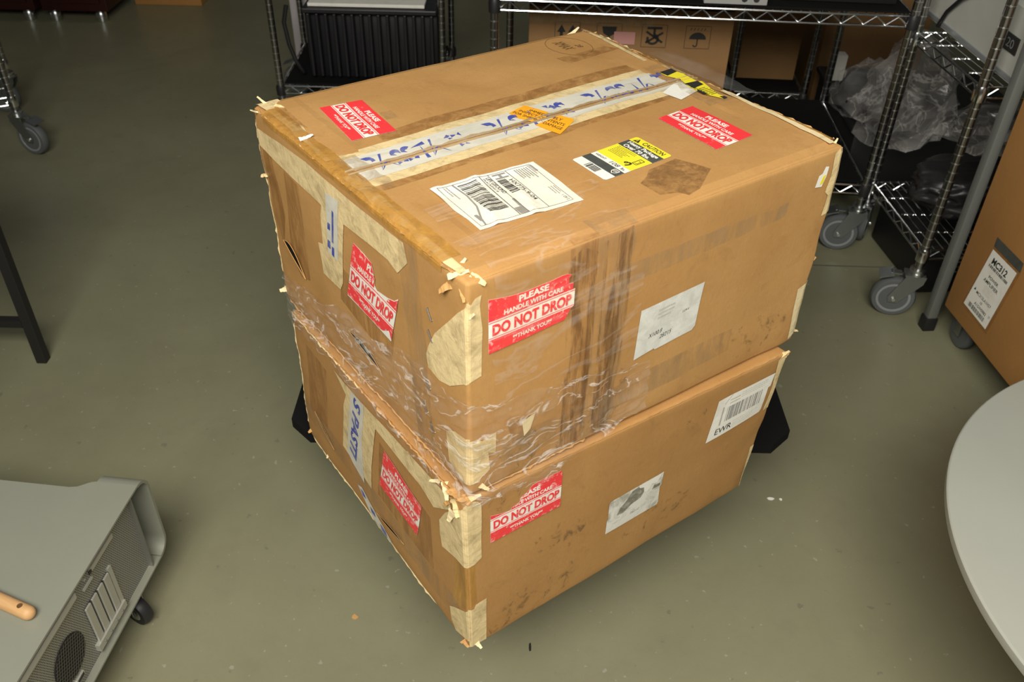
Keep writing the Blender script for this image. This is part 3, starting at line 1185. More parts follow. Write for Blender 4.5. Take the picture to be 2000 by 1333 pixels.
ribbon(UP, 'torn_edge', 'card_edge', edge_pts(UP, 'LT', .03, .36, 60, (-.6, 0, .5), off=.001), 1, .009, .006)
ribbon(UP, 'torn_edge', 'card_edge', edge_pts(UP, 'LT', .34, .585, 46, (-.7, 0, .4), off=.001), 2, .008, .006)
ribbon(UP, 'torn_edge', 'card_edge', edge_pts(UP, 'RT', .04, .58, 80, (.6, 0, .6), off=.001), 3, .010, .006)
ribbon(UP, 'torn_edge', 'mask_light', edge_pts(UP, 'RT', .44, .60, 24, (.3, .3, .8), off=.002), 4, .007, .006)
ribbon(UP, 'torn_edge', 'mask', edge_pts(UP, 'A', .05, .33, 40, (-.7, .4, 0), off=.0), 5, .006, .004)
ribbon(UP, 'torn_edge', 'card_edge', edge_pts(UP, 'LB', .03, .58, 80, (-.8, 0, .1), off=.0), 6, .008, .005)
ribbon(UP, 'torn_edge', 'card_edge', edge_pts(UP, 'FB', .02, .20, 34, (0, -.7, -.2), off=.0), 7, .006, .004)
ribbon(LO, 'torn_edge', 'mask', edge_pts(LO, 'LT', .30, .565, 44, (-.8, 0, .5), off=.002), 11, .012, .007)
ribbon(LO, 'torn_edge', 'card_edge', edge_pts(LO, 'LT', .02, .40, 60, (-.8, 0, .5), off=.001), 12, .014, .007)
ribbon(LO, 'torn_edge', 'card_edge', edge_pts(LO, 'FT', .05, .60, 70, (0, -.6, .3), off=.0), 13, .003, .002)
ribbon(LO, 'torn_edge', 'mask', edge_pts(LO, 'LB', .10, .56, 60, (-.7, 0, -.2), off=.0), 14, .006, .004)
ribbon(LO, 'torn_edge', 'mask_light', edge_pts(LO, 'A', .03, .30, 34, (-.7, .4, 0), off=.0), 15, .005, .003)


def flake(box, p, direction, length, width, mat, seed, curl=.4):
    rnd = random.Random(seed)
    length *= .80
    width *= .75
    d = Vector(direction).normalized()
    ref = Vector((-.35, -.45, .8)) + Vector((rnd.uniform(-.35, .35), rnd.uniform(-.35, .35), rnd.uniform(-.2, .2)))
    s = d.cross(ref).normalized()
    up = s.cross(d)
    V, F = [], []
    n = 8
    q_ = Vector(p) - d * length * .3
    for i in range(n + 1):
        t = i / n
        w1 = width * .5 * (1 - .6 * t) * rnd.uniform(.75, 1.1)
        w2 = width * .5 * (1 - .6 * t) * rnd.uniform(.75, 1.1)
        b1, b2 = rnd.uniform(-.07, .07) * width, rnd.uniform(-.07, .07) * width
        V += [q_ + s * w1 + up * (b1 + .0003), q_ - s * w2 + up * (b2 + .0003), q_ - s * w2 + up * (b2 - .0003), q_ + s * w1 + up * (b1 - .0003)]
        ang = curl * (t - .3) + rnd.uniform(-.15, .15)
        q_ = q_ + (d * math.cos(ang) + up * math.sin(ang)) * length / n
    for i in range(n):
        for k in range(4):
            l = (k + 1) % 4
            F.append((i * 4 + k, i * 4 + l, (i + 1) * 4 + l, (i + 1) * 4 + k))
    F += [(3, 2, 1, 0), tuple(n * 4 + k for k in range(4))]
    me = bpy.data.meshes.new('torn_flake')
    me.from_pydata(V, [], F)
    me.update()
    return link('torn_flake', me, mat, box.root)


# rear left top corner
A = UP.S((0, .591, .353))
flake(UP, A + Vector((.018, -.012, .003)), (-.55, .6, .55), .040, .009, 'mask_light', 1, .9)
flake(UP, A + Vector((.004, -.018, .0)), (-.95, .25, .12), .034, .010, 'mask_light', 2, .7)
flake(UP, A + Vector((.03, -.05, .003)), (-.3, .9, .2), .045, .022, 'mask', 3, .2)
flake(UP, A + Vector((.0, -.004, -.11)), (-.8, .5, -.4), .020, .016, 'mask', 5)
flake(UP, A + Vector((.003, .0, -.335)), (-.7, .3, -.2), .022, .02, 'mask_light', 7)
flake(UP, UP.face('T', .010, .43, .003), (1, -.15, .15), .026, .012, 'paper', 8, .1)
# front top corner
Dp = UP.S((0, 0, .353))
flake(UP, Dp + Vector((.004, .030, .003)), (.75, .1, .35), .030, .010, 'mask_light', 11)
flake(UP, Dp + Vector((-.004, .022, .002)), (.9, -.5, .3), .032, .013, 'mask_light', 12, .2)
flake(UP, Dp + Vector((.012, .004, .002)), (.5, -.8, -.3), .026, .016, 'mask', 13, -.5)
flake(UP, Dp + Vector((-.002, .010, -.010)), (-.2, -.7, -.8), .030, .012, 'card_edge', 14)
flake(UP, Dp + Vector((-.001, -.002, -.045)), (.3, -.5, .6), .022, .009, 'mask_light', 15)
flake(UP, Dp + Vector((-.004, .03, -.015)), (-.4, .5, -.6), .035, .02, 'card_edge', 16, .1)
# right top corner
Cp = UP.S((.648, 0, .353))
flake(UP, Cp + Vector((-.006, .01, .002)), (.7, .2, .5), .020, .008, 'mask_light', 21)
flake(UP, Cp + Vector((.0, .02, .0)), (.8, .3, .3), .018, .008, 'card_edge', 22)
flake(UP, Cp + Vector((.0, .0, -.035)), (.8, -.2, -.1), .008, .006, 'mask_light', 23)
flake(UP, Cp + Vector((.0, .0, -.19)), (.8, -.2, .3), .010, .012, 'card_edge', 24)
flake(UP, Cp + Vector((.0, .0, -.33)), (.7, -.2, -.4), .018, .012, 'mask', 25)
# rear corner
Bp = UP.S((.648, .591, .353))
flake(UP, Bp + Vector((-.03, .0, .001)), (.8, .1, .3), .04, .012, 'mask_light', 31, .2)
flake(UP, Bp + Vector((.0, -.02, .001)), (.2, -.8, .4), .03, .010, 'card_edge', 32, .3)
flake(UP, Bp + Vector((.002, -.05, .001)), (.3, -.8, .3), .03, .008, 'mask_light', 33, .2)
# lower corners
dp = UP.S((0, 0, 0))
flake(UP, dp + Vector((.012, -.003, .012)), (.6, -.4, -.5), .030, .014, 'mask', 41)
lp = LO.S((0, 0, .328))
for i, (q_, d, l, w, m) in enumerate((((-.005, .040, -.002), (-.35, -.75, -.45), .034, .016, 'mask_light'), ((-.006, .060, -.006), (-.25, .8, -.5), .030, .010, 'mask_light'),
                                      ((-.004, .014, -.012), (-.15, -.35, -.9), .036, .022, 'mask'), ((.002, .006, .002), (.1, -.9, .15), .030, .020, 'card_edge'),
                                      ((-.005, .030, -.020), (-.3, .5, -.8), .030, .016, 'card_edge'), ((.012, -.002, .004), (.9, -.2, .15), .022, .012, 'mask'),
                                      ((-.003, .020, .004), (.1, -.95, .0), .040, .022, 'card_edge'), ((-.006, .024, -.040), (-.15, .25, -.95), .030, .020, 'mask_light'))):
    flake(LO, lp + Vector(q_), d, l, w, m, 50 + i, .25)
lr = LO.S((.623, 0, .328))
flake(LO, lr + Vector((-.01, 0, .0)), (.7, -.3, .4), .022, .012, 'mask', 61)
flake(LO, lr + Vector((.0, 0, -.005)), (.8, .1, .2), .018, .012, 'card_edge', 62)
lb = LO.S((0, 0, 0))
flake(LO, lb + Vector((.01, -.002, .006)), (.2, -.6, -.5), .022, .014, 'mask_light', 63)
flake(LO, lb + Vector((-.003, .01, .004)), (.1, -.6, -.5), .018, .02, 'card_edge', 64)
la = LO.S((0, .571, .02))
flake(LO, la + Vector((0, -.01, .0)), (-.6, .1, -.4), .018, .014, 'card_edge', 65)
flake(LO, la + Vector((0, -.08, -.01)), (-.6, -.3, -.4), .016, .01, 'mask_light', 66)

# ---- lower box
LO.dnd('F', [(.041, .303), (.164, .303), (.164, .227), (.041, .225)],
       [(0, 0), (126, 2), (126, 70), (123, 76), (84, 77), (72, 76), (62, 66), (52, 62), (50, 54), (37, 50), (34, 46), (20, 48), (0, 54)], True, off=.0013,
       label='red handling sticker with its upper left torn away')
LO.dnd('L', [(.233, .245), (.122, .214), (.146, .128), (.266, .139)], None, True, off=.0014, label='red handling sticker on the left end')


def ewr_label():
    pr = Print(LO.mapper('F', [(.469, .292), (.603, .290), (.603, .204), (.469, .196)], 138, 94))
    ol = [(0, 0), (128, 4), (131, 10), (131, 62), (136, 64), (138, 94), (36, 92), (4, 90)]
    base = pr.polys([ol], .0013, 'routing_label', 'paper', LO.root, 16)
    base['label'] = 'white barcode label reading EWR'
    pr.polys(barcode(32, 34, 116, 66, 26, 21) + barcode(20, 30, 23, 70, 1, 2) + stroke([(22, 76), (36, 92)], .9), .0017, 'barcode', 'grey_ink', base)
    pr.polys(hatch_lines(60, 74, 124, 88, 3, 22, .25) + hatch_lines(56, 8, 118, 26, 4, 23, .2) + hatch_lines(34, 70, 60, 84, 2, 24, .3), .0017, 'small_print', 'faint_ink', base)
    pr.text([text_fit('EWR', 16, 10, 54, 23, .0)], .0018, 'black_lettering', 'black', base)


ewr_label()


def white_label_lower():
    pr = Print(LO.mapper('F', [(.265, .178), (.380, .180), (.383, .099), (.265, .101)], 116, 80))
    ol = [(0, 0), (114, 2), (116, 8), (113, 46), (116, 50), (116, 80), (4, 78), (0, 74), (2, 36), (0, 34)]
    base = pr.polys([ol], .0013, 'address_label', 'papergrey', LO.root, 12)
    base['label'] = 'dirty scraped white label'
    pr.polys([[(20, 34), (34, 32), (50, 42), (70, 46), (76, 56), (74, 68), (60, 76), (48, 74), (40, 60), (26, 48)], [(94, 50), (112, 50), (112, 56), (98, 60)]], .0016, 'grime', 'grime', base)
    pr.polys([[(62, 79), (112, 79), (104, 62), (92, 66), (84, 52), (76, 56), (74, 68), (64, 72)]], .0017, 'peeled_paper', 'paper', base)
    pr.text([text_fit('28210', 50, 18, 70, 23, -.006, .2)], .0018, 'handwriting', 'grey_ink', base)


white_label_lower()
LO.patch('masking_tape', 'mask', [('F', [(-.003, .318), (.010, .326), (.022, .320), (.027, .312), (.026, .203), (.014, .196), (-.003, .193)]),
                                  ('L', [(-.003, .318), (.020, .300), (.050, .268), (.070, .235), (.072, .205), (.068, .178), (.030, .190), (-.003, .193)])], .0010,
         label='masking tape folded over the upper front corner')
LO.patch('masking_tape', 'mask', [('F', [(-.003, .098), (.010, .098), (.014, .106), (.033, .107), (.032, -.001), (.012, -.004), (-.003, .0)]),
                                  ('L', [(-.003, .098), (.022, .078), (.045, .060), (.056, .050), (.052, .020), (.040, .006), (.015, .014), (-.003, .02)])], .0010,
         label='masking tape folded over the lower front corner')
LO.patch('packing_tape', 'amber_tape', [('F', [(-.003, .190), (.014, .194), (.016, .110), (-.003, .100)]), ('L', [(-.003, .190), (.03, .187), (.046, .07), (-.003, .100)])], .0005)
LO.patch('masking_tape', 'mask', [('F', [(.600, .318), (.612, .324), (.627, .328), (.627, .206), (.605, .203), (.607, .26)])], .0010)
LO.patch('masking_tape', 'mask', [('F', [(.608, .112), (.626, .117), (.626, .012), (.615, .006), (.612, .06)])], .0010)
LO.patch('masking_tape', 'mask', [('L', [(.335, .298), (.04, .310), (.03, .290), (.085, .248), (.12, .262), (.26, .272), (.36, .270), (.40, .300)])], .0010)
LO.patch('masking_tape', 'mask', [('L', [(.351, .292), (.255, .283), (.290, .160), (.302, .092), (.330, .098), (.404, .114), (.390, .18), (.375, .24)])], .0014)
t = LO.patch('printed_tape', 'whitetape', [('L', [(.337, .298), (.290, .300), (.318, .190), (.330, .082), (.368, .100), (.386, .115), (.365, .2)])], .0018)
pr = Print(LO.mapper('L', [(.300, .292), (.352, .108), (.380, .116), (.328, .296)], 190, 28))
pr.text([text_fit('S PASTI', 2, 2, 180, 26, .03, .25)], .0022, 'blue_lettering', 'blue', t)
LO.patch('packing_tape', 'brown_tape', [('L', [(.52, .28), (.44, .27), (.47, .10), (.54, .10)])], .0004)
LO.patch('packing_tape', 'brown_tape', [('L', [(.25, .25), (.10, .21), (.10, .09), (.28, .10)])], .0004)
LO.patch('clear_tape', 'clear_tape', [('L', strip(.03, .56, (.035, .060), (.085, .112), 12, .003, 51))], .0008)
t = LO.patch('printed_tape', 'whitetape', [('L', [(.36, .050), (.345, .058), (.24, .012), (.25, .002), (.31, .004)])], .0016)
pr = Print(lambda x, y, off: LO.face('L', x, y, off))
pr.polys([[(.350, .050), (.338, .050), (.330, .040), (.342, .038)], [(.316, .034), (.300, .032), (.298, .022), (.312, .022)], [(.282, .022), (.262, .020), (.258, .010), (.276, .008)]], .0020, 'blue_lettering', 'blue', t)
for poly in ([(.035, .300), (.06, .320), (.12, .322), (.11, .285), (.07, .270), (.03, .28)], [(.12, .175), (.16, .19), (.21, .185), (.23, .160), (.19, .12), (.13, .14)], [(.03, .05), (.09, .075), (.20, .08), (.22, .03), (.15, .005), (.04, .01)], [(.30, .07), (.36, .1), (.46, .10), (.48, .06), (.40, .04), (.32, .05)], [(.40, .27), (.46, .31), (.44, .25)]):
    LO.patch('scuff_mark', 'grime2', [('F', poly)], .0003)
for poly in ([(.145, .33), (.165, .345), (.19, .33), (.195, .12), (.185, .01), (.15, .01)], [(.200, .34), (.245, .35), (.25, .20), (.236, .01), (.205, .01)]):
    UP.patch('scuff_mark', 'streak', [('F', poly)], .0012)
for poly in ([(.03, .06), (.10, .075), (.19, .07), (.21, .02), (.12, .008), (.04, .015)], [(.25, .12), (.28, .10), (.27, .03), (.245, .03)], [(.48, .08), (.60, .10), (.62, .03), (.50, .02)]):
    UP.patch('scuff_mark', 'grime2', [('F', poly)], .0005)
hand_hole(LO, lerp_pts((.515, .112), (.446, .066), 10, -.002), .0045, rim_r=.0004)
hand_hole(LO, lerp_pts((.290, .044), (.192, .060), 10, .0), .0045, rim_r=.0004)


# ---- stretch film on the upper box
def film_sheet(name, mat, s0, s1, z0f, z1f, ns, nz, amp, seed, off=.0045):
    V, F = [], []
    for i in range(ns + 1):
        s = s0 + (s1 - s0) * i / ns
        za, zb = z0f(s), z1f(s)
        for k in range(nz + 1):
            z = za + (zb - za) * k / nz
            p = (0, -s, z) if s < 0 else (s, 0, z)
            d = abs(s)
            a1 = noise.noise(Vector((s * 9 + z * 16, z * 22 - s * 10, seed)))
            a2 = noise.noise(Vector((s * 30 + z * 30, z * 60 - s * 22, seed + 5)))
            o = off + amp * (1 - abs(a1)) ** 3 + amp * .6 * (1 - abs(a2)) ** 4
            # the film bridges the rounded corner and hangs off the lower edge
            if z < .03:
                o += .006 * (1 - max(z, -.03) / .03)
            V.append(UP.S(p, o) if z >= 0 else UP.S((p[0], p[1], 0.004), o) + Vector((0, 0, z)))
    for i in range(ns):
        for k in range(nz):
            a = i * (nz + 1) + k
            F.append((a, a + nz + 1, a + nz + 2, a + 1))
    me = bpy.data.meshes.new(name)
    me.from_pydata(V, [], F)
    me.update()
    return link(name, me, mat, UP.root, True)


film_sheet('stretch_film', 'film', -.56, .30,
           lambda s: -.012 + .010 * noise.noise(Vector((s * 14, 1, 0))) + (.0 if s < .12 else (s - .12) * .2),
           lambda s: (.17 - .10 * max(0, -s - .1) / .46 if s < 0 else .17 - .18 * s) + .016 * noise.noise(Vector((s * 11, 6, 0))), 150, 60, .0065, 2)
V, F = [], []
nu, nv = 70, 60
for i in range(nu + 1):
    for k in range(nv + 1):
        t = k / nv
        u = .035 + .235 * i / nu + .012 * noise.noise(Vector((t * 6, 3, 1)))
        w = .17 + .02 * noise.noise(Vector((i * .2, 0, 3)))
        d = -.20 + (w + .20) * t            # >0 on the top, <0 down the front face
        a1 = noise.noise(Vector((u * 10 + d * 5, d * 34 - u * 6, 3)))
        o = .0045 + .0030 * (1 - abs(a1)) ** 4
        V.append(UP.S((u, d, UP.dim.z), o + .003) if d >= 0 else UP.S((u, 0, UP.dim.z + d), o))
for i in range(nu):
    for k in range(nv):
        a = i * (nv + 1) + k
        F.append((a, a + nv + 1, a + nv + 2, a + 1))
me = bpy.data.meshes.new('wrap_film')
me.from_pydata(V, [], F)
me.update()
link('wrap_film', me, 'film_top', UP.root, True)
# loose film end standing up at the right end of the seam
V, F = [], []
for i in range(25):
    for k in range(9):
        s, t = i / 24, k / 8
        p = UP.S((.640, .42 - .22 * s, UP.dim.z), .004)
        h = .016 * math.sin(PI * min(1, s * 1.1)) * (.6 + .4 * noise.noise(Vector((s * 9, 2, 2))))
        V.append(p + Vector((.010 + .030 * t + .006 * noise.noise(Vector((s * 8, t * 4, 1))), .0, h * math.sin(PI * t * .75) + .002)))
for i in range(24):
    for k in range(8):
        a = i * 9 + k
        F.append((a, a + 9, a + 10, a + 1))
me = bpy.data.meshes.new('loose_film')
me.from_pydata(V, [], F)
me.update()
link('loose_film', me, 'film', UP.root, True)

# ------------------------------------------------------------------ low black stand that carries the boxes
st = empty('low_stand', (.06, 1.35, 0))
tag(st, 'low black stand with clipped corners showing either side of the stacked boxes', 'stand')
ch = .045
x0, x1, y0, y1 = -.445 - .06, .570 - .06, 1.293 - 1.35, 1.76 - 1.35
sx0, sx1, sy0 = -.15, .04, 1.06 - 1.35
top = [(x0, y0 + ch), (x0 + ch, y0), (sx0, y0), (sx0, sy0), (sx1, sy0), (sx1, y0), (x1 - ch, y0), (x1, y0 + ch), (x1, y1 - ch), (x1 - ch, y1), (x0 + ch, y1), (x0, y1 - ch)]
MB().prism(top, .270, .2925).build('top_board', 'blackboard', st)
for x, y in ((-.24, .08), (.26, .08), (-.24, .33), (.26, .33), (-.10, -.13), (.0, -.13)):
    MB().lathe([(.016, 0), (.016, .27)], (x, y, 0), seg=14).lathe([(.022, 0), (.022, .012), (.016, .018)], (x, y, 0), seg=14).build('leg', 'blackboard', st, True)
MB().box((0.01, .20, .255), (.50, .03, .03)).build('cross_rail', 'blackboard', st)
MB().box((-.05, .02, .255), (.03, .33, .03)).build('cross_rail', 'blackboard', st)


# ------------------------------------------------------------------ wire racks
def post_mesh(h):
    r = .0127
    prof, rings = [(r, 0)], []
    z = .0254
    while z < h - .02:
        prof += [(r, z - .0022), (r * .86, z - .0008), (r * .86, z + .0008), (r, z + .0022)]
        rings.append(z)
        z += .0254
    prof.append((r, h))
    return prof, rings


def make_caster(parent, loc, ang, R=.0625, wid=.030, tire='tire', hub='hubgrey', pedal=True, stem=.165):
    """swivel caster; ang = direction the wheel trails to"""
    c = empty('caster', loc, ang)
    c.parent = parent
    tr = .044
    w = empty('x')
    bpy.data.objects.remove(w)
    prof = [(R * .70, -wid / 2), (R * .93, -wid / 2), (R, -wid * .28), (R, wid * .28), (R * .93, wid / 2), (R * .70, wid / 2)]
    MB().lathe(prof, (tr, 0, R), 'Y', 36).build('wheel', tire, c, True)
    prof = [(.006, -wid * .50), (R * .30, -wid * .46), (R * .34, -wid * .36), (R * .60, -wid * .36), (R * .66, -wid * .54), (R * .76, -wid * .54), (R * .76, wid * .54), (R * .66, wid * .54),
            (R * .60, wid * .36), (R * .34, wid * .36), (R * .30, wid * .46), (.006, wid * .50)]
    MB().lathe(prof, (tr, 0, R), 'Y', 36).build('hub', hub, c, True)
    f = MB()
    for s in (-1, 1):
        y = s * (wid / 2 + .004)
        poly = [(tr - .013, R - .012), (tr + .013, R - .012), (tr + .017, R + .006), (.026, R * 2 + .022), (-.026, R * 2 + .022), (-.022, R * 2 - .002)]
        f.prism(poly, 0, .003, lambda v, y=y: (v.x, y + v.z - .0015, v.y))
    f.box((.004, 0, R * 2 + .020), (.056, wid + .012, .006))
    f.build('fork', 'fork', c, True)
    MB().lathe([(.0055, -wid * .5 - .012), (.0055, wid * .5 + .012)], (tr, 0, R), 'Y', 6).lathe([(.009, -wid * .5 - .009), (.009, -wid * .5 - .006)], (tr, 0, R), 'Y', 16).build('axle', 'zinc', c, True)
    z = R * 2 + .022
    MB().lathe([(.024, z), (.024, z + .006), (.019, z + .007), (.019, z + .012), (.022, z + .013), (.022, z + .018), (.012, z + .020), (.0095, stem + .01)], (0, 0, 0), seg=18).build('swivel_stem', 'zinc', c, True)
    if pedal:
        m = MB()
        m.box((tr + .036, 0, R * 2 + .012), (.040, wid + .02, .004), rot=Matrix.Rotation(.35, 3, 'Y'))
        m.box((tr + .010, 0, R * 2 + .018), (.03, wid * .7, .004))
        m.build('brake_pedal', 'fork', c)
    return c


def wire_shelf(parent, w, d, z, deck=True, liner=False, pitch=.061, rw=.0031):
    s = MB()
    x0, x1, y0, y1 = .012, w - .012, 0, d
    s2 = MB()
    for (a, b) in (((x0, 0), (x1, 0)), ((x0, d), (x1, d)), ((0, x0), (0, d - .012)), ((w, x0), (w, d - .012))):
        A_, B_ = Vector((a[0], a[1], 0)), Vector((b[0], b[1], 0))
        s.tube([A_ + Vector((0, 0, z)), B_ + Vector((0, 0, z))], rw, 8)
        s.tube([A_ + Vector((0, 0, z - .0285)), B_ + Vector((0, 0, z - .0285))], rw, 8)
        L_ = (B_ - A_).length
        n = max(2, round(L_ / pitch))
        pts = []
        for i in range(2 * n + 1):
            t = i / (2 * n)
            pts.append(A_.lerp(B_, t) + Vector((0, 0, z - .026 if i % 2 == 0 else z - .003)))
        s2.tube(pts, rw * .85, 6)
    root = s.build('shelf_rail', 'chrome', parent, True)
    s2.build('truss_wire', 'chrome', root, True)
    if deck:
        dk = MB()
        n = int(w / .026)
        for i in range(1, n):
            x = w * i / n
            dk.tube([(x, 0, z + .003), (x, d, z + .003)], .0017, 5)
        for k in (1, 2, 3):
            dk.tube([(x0, d * k / 4, z - .002), (x1, d * k / 4, z - .002)], .003, 6)
        dk.build('deck_wire', 'chrome', root, True)
    if liner:
        MB().box((w / 2, d / 2, z + .008), (w - .03, d - .012, .005)).build('shelf_liner', 'blackboard', root)
    for x in (0, w):
        for y in (0, d):
            MB().lathe([(.0175, z - .034), (.0185, z - .006), (.0150, z + .004)], (x, y, 0), seg=16).build('corner_collar', 'blackplastic' if liner else 'chrome', root, True)
    return root


_post_cache = {}


def rack(name, label, loc, rz, w, d, h, shelves, caster_dirs, group=None, base=.165):
    r = empty(name, loc, rz)
    tag(r, label, 'wire rack', group)
    if h not in _post_cache:
        prof, rings = post_mesh(h)
        me = MB().lathe(prof, seg=14)
        o = me.build('post', 'post', None, True)
        rg = MB()
        for z in rings:
            rg.lathe([(.0112, z - .0012), (.0129, z - .0012), (.0129, z + .0012), (.0112, z + .0012)], seg=14)
        g = rg.build('groove_rings', 'postring', o)
        _post_cache[h] = (o.data, g.data)
        bpy.data.objects.remove(g)
        bpy.data.objects.remove(o)
    for i, (x, y) in enumerate(((0, 0), (w, 0), (0, d), (w, d))):
        p = link('post', _post_cache[h][0], None, r)
        p.location = (x, y, base)
        g = link('groove_rings', _post_cache[h][1], None, p)
        g['kind'] = 'stuff'
        make_caster(r, (x, y, 0), caster_dirs[i] - rz)
    for (z, deck, liner) in shelves:
        wire_shelf(r, w, d, z, deck, liner)
    return r


rA = rack('wire_rack', 'chrome wire rack with zigzag shelf front behind the stacked boxes', (-.072, 2.602, 0), math.radians(-3.3), 1.172, .66, 1.15,
          [(.235, True, True), (.757, True, True)], [PI, math.radians(168), PI, PI])
rR = rack('wire_rack', 'chrome wire rack on the right holding the grey instrument', (1.158, 2.168, 0), math.radians(3.0), .92, .408, 1.25,
          [(.225, True, False), (.700, True, False)], [math.radians(166), 0, math.radians(60), 0])
rL = rack('wire_rack', 'wire rack holding the black finned amplifier', (-.905, 3.28, 0), 0, .622, .46, .75, [(.215, True, True)], [PI, PI, PI, PI])
rB = rack('wire_rack', 'narrow wire rack seen end on with a plain carton on its low shelf', (.838, 3.408, 0), math.radians(-4), .285, .80, .85,
          [(.185, True, True)], [PI, PI, PI, PI])
rF = rack('wire_rack', 'wire rack corner with one grey caster at the left picture edge', (-1.857 - .56 * math.cos(.5), 3.113 - .56 * math.sin(.5), 0), .5, .56, .42, .95,
          [(.215, True, False)], [PI, math.radians(-20), PI, PI])


# ------------------------------------------------------------------ what stands on and under the racks
def carton(name, label, loc, rz, size, mat, seam_tape=False, cat='cardboard box'):
    o = empty(name, loc, rz)
    tag(o, label, cat)
    MB().box((size[0] / 2, size[1] / 2, size[2] / 2), size, bev=.004).build('body', mat, o, True)
    m = MB()
    m.box((size[0] / 2, size[1] * .25 - .001, size[2] + .0015), (size[0], size[1] * .5 - .004, .003))
    m.build('top_flap', mat, o)
    m = MB()
    m.box((size[0] / 2, size[1] * .75 + .001, size[2] + .0015), (size[0], size[1] * .5 - .004, .003))
    m.build('top_flap', mat, o)
    if seam_tape:
        m = MB()
        m.box((size[0] / 2, size[1] / 2, size[2] + .0035), (size[0] + .002, .05, .001))
        m.box((-.0008, size[1] / 2, size[2] - .03), (.001, .05, .07))
        m.build('seam_tape', 'clear_tape', o)
    return o


# symbol carton: front face is y=0 of its own frame
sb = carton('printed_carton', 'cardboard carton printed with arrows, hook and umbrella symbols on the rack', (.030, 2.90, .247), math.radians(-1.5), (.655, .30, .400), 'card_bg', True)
pr = Print(lambda x, y, off: Vector((x, -.0006 - off, y)))


def sym_box(x0, y0, x1, y1):
    return stroke([(x0, y0), (x1, y0), (x1, y1), (x0, y1), (x0, y0)], .0014)


Z0 = -.247 + .0
base_z = .285
s = .001
blk = sym_box(.085, base_z, .165, base_z + .072)
for cx in (.106, .142):
    blk += [[(cx - .014, base_z + .040), (cx + .014, base_z + .040), (cx, base_z + .064)], rect(cx - .005, base_z + .012, cx + .005, base_z + .042)]
blk += [rect(.092, base_z + .005, .158, base_z + .010)]
pr.polys(blk, .0004, 'arrow_symbol', 'black', sb)
blk = sym_box(.220, base_z, .300, base_z + .072)
blk += [[(.236, base_z + .062), (.284, base_z + .062), (.279, base_z + .040), (.265, base_z + .032), (.255, base_z + .032), (.241, base_z + .040)], rect(.257, base_z + .012, .263, base_z + .034),
        rect(.246, base_z + .007, .274, base_z + .012)]
pr.polys(blk, .0004, 'glass_symbol', 'black', sb)
blk = sym_box(.365, base_z, .445, base_z + .072)
hx = .405
blk += stroke([(hx - .024, base_z + .062), (hx + .024, base_z + .062)], .008) + stroke([(hx, base_z + .062), (hx, base_z + .036)], .008)
blk += stroke(arc(hx - .004, base_z + .026, .017, .015, PI * .4, -PI * 1.15, 16), .008)
blk += stroke([(hx - .026, base_z + .050), (hx + .028, base_z + .016)], .007) + stroke([(hx + .028, base_z + .048), (hx - .026, base_z + .014)], .007)
pr.polys(blk, .0004, 'hook_symbol', 'black', sb)
blk = sym_box(.505, base_z, .585, base_z + .072)
ux = .545
blk += [arc(ux, base_z + .030, .027, .022, 0, PI, 16)] + stroke([(ux, base_z + .032), (ux, base_z + .012)], .004) + stroke(arc(ux - .006, base_z + .012, .006, .006, 0, -PI, 8), .004)
for k in range(5):
    blk += stroke([(ux - .022 + k * .011, base_z + .066), (ux - .025 + k * .011, base_z + .058)], .002)
pr.polys(blk, .0004, 'umbrella_symbol', 'black', sb)
MB().box((.310, -.0022, .312), (.068, .0012, .040)).build('sticky_note', 'pink', sb)
MB().box((.200, -.0012, .372), (.40, .0008, .045)).build('packing_tape', 'clear_tape', sb)
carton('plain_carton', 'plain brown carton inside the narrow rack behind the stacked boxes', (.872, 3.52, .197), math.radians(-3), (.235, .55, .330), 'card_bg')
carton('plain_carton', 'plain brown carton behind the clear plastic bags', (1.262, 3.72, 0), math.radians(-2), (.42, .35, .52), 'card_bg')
carton('plain_carton', 'orange-brown carton on the far floor beside the dark maroon cabinets', (-2.075, 4.90, 0), 0, (.36, .4, .35), 'card_new')

# finned amplifier
amp = empty('finned_amplifier', (-.800, 3.325, .2255), 0)
tag(amp, 'large black amplifier with vertical heatsink fins on the left rack', 'amplifier')
MB().box((.2475, .19, .136), (.495, .32, .270), bev=.006).build('chassis', 'anodblack', amp, True)
fin = None
for i in range(15):
    x = .020 + .0325 * i
    if fin is None:
        fin = MB().box((0, .012, .133), (.010, .036, .235), bev=.002).build('heatsink_fin', 'anodblack', amp)
        fin.location = (x, 0, 0)
    else:
        c = fin.copy()
        COL.objects.link(c)
        c.location = (x, 0, 0)
MB().box((.2475, .012, .262), (.495, .042, .018), bev=.004).build('top_rail', 'anodblack', amp)
wb = MB().box((0, 0, .006), (.43, .30, .012), bev=.002).build('white_tray', 'paper')
wb.location = (-.565, 3.485, .4985)
tag(wb, 'flat white tray lying on top of the finned amplifier', 'tray')
cb = MB()
cb.tube([(.0, 0, .008), (.05, .02, .009), (.10, .0, .008), (.16, .03, .009), (.2, .0, .008)], .007, 8)
o = cb.build('black_cable', 'blackplastic')
o.location = (-.68, 3.42, .5105)
tag(o, 'black cable lying on the white tray above the amplifier', 'cable')
o = MB().tube([(0, 0, 0), (-.015, -.005, -.06), (-.005, -.01, -.14), (.012, -.01, -.20), (.030, -.008, -.235), (.034, 0, -.250)], .008, 8).build('hanging_cable', 'blackplastic', None, True)
o.location = (-.858, 3.335, .50)
tag(o, 'thick dark cable hanging down beside the finned amplifier', 'cable')
o = empty('pale_panel', (-.955, 3.80, 0))
tag(o, 'pale grey appliance standing behind the left rack', 'appliance')
MB().box((.10, .12, .21), (.22, .24, .42), bev=.01).build('body', 'lavender', o, True)
MB().lathe([(.02, -.004), (.02, .004)], (.1, -.002, .16), 'Y', 16).build('knob', 'black', o)
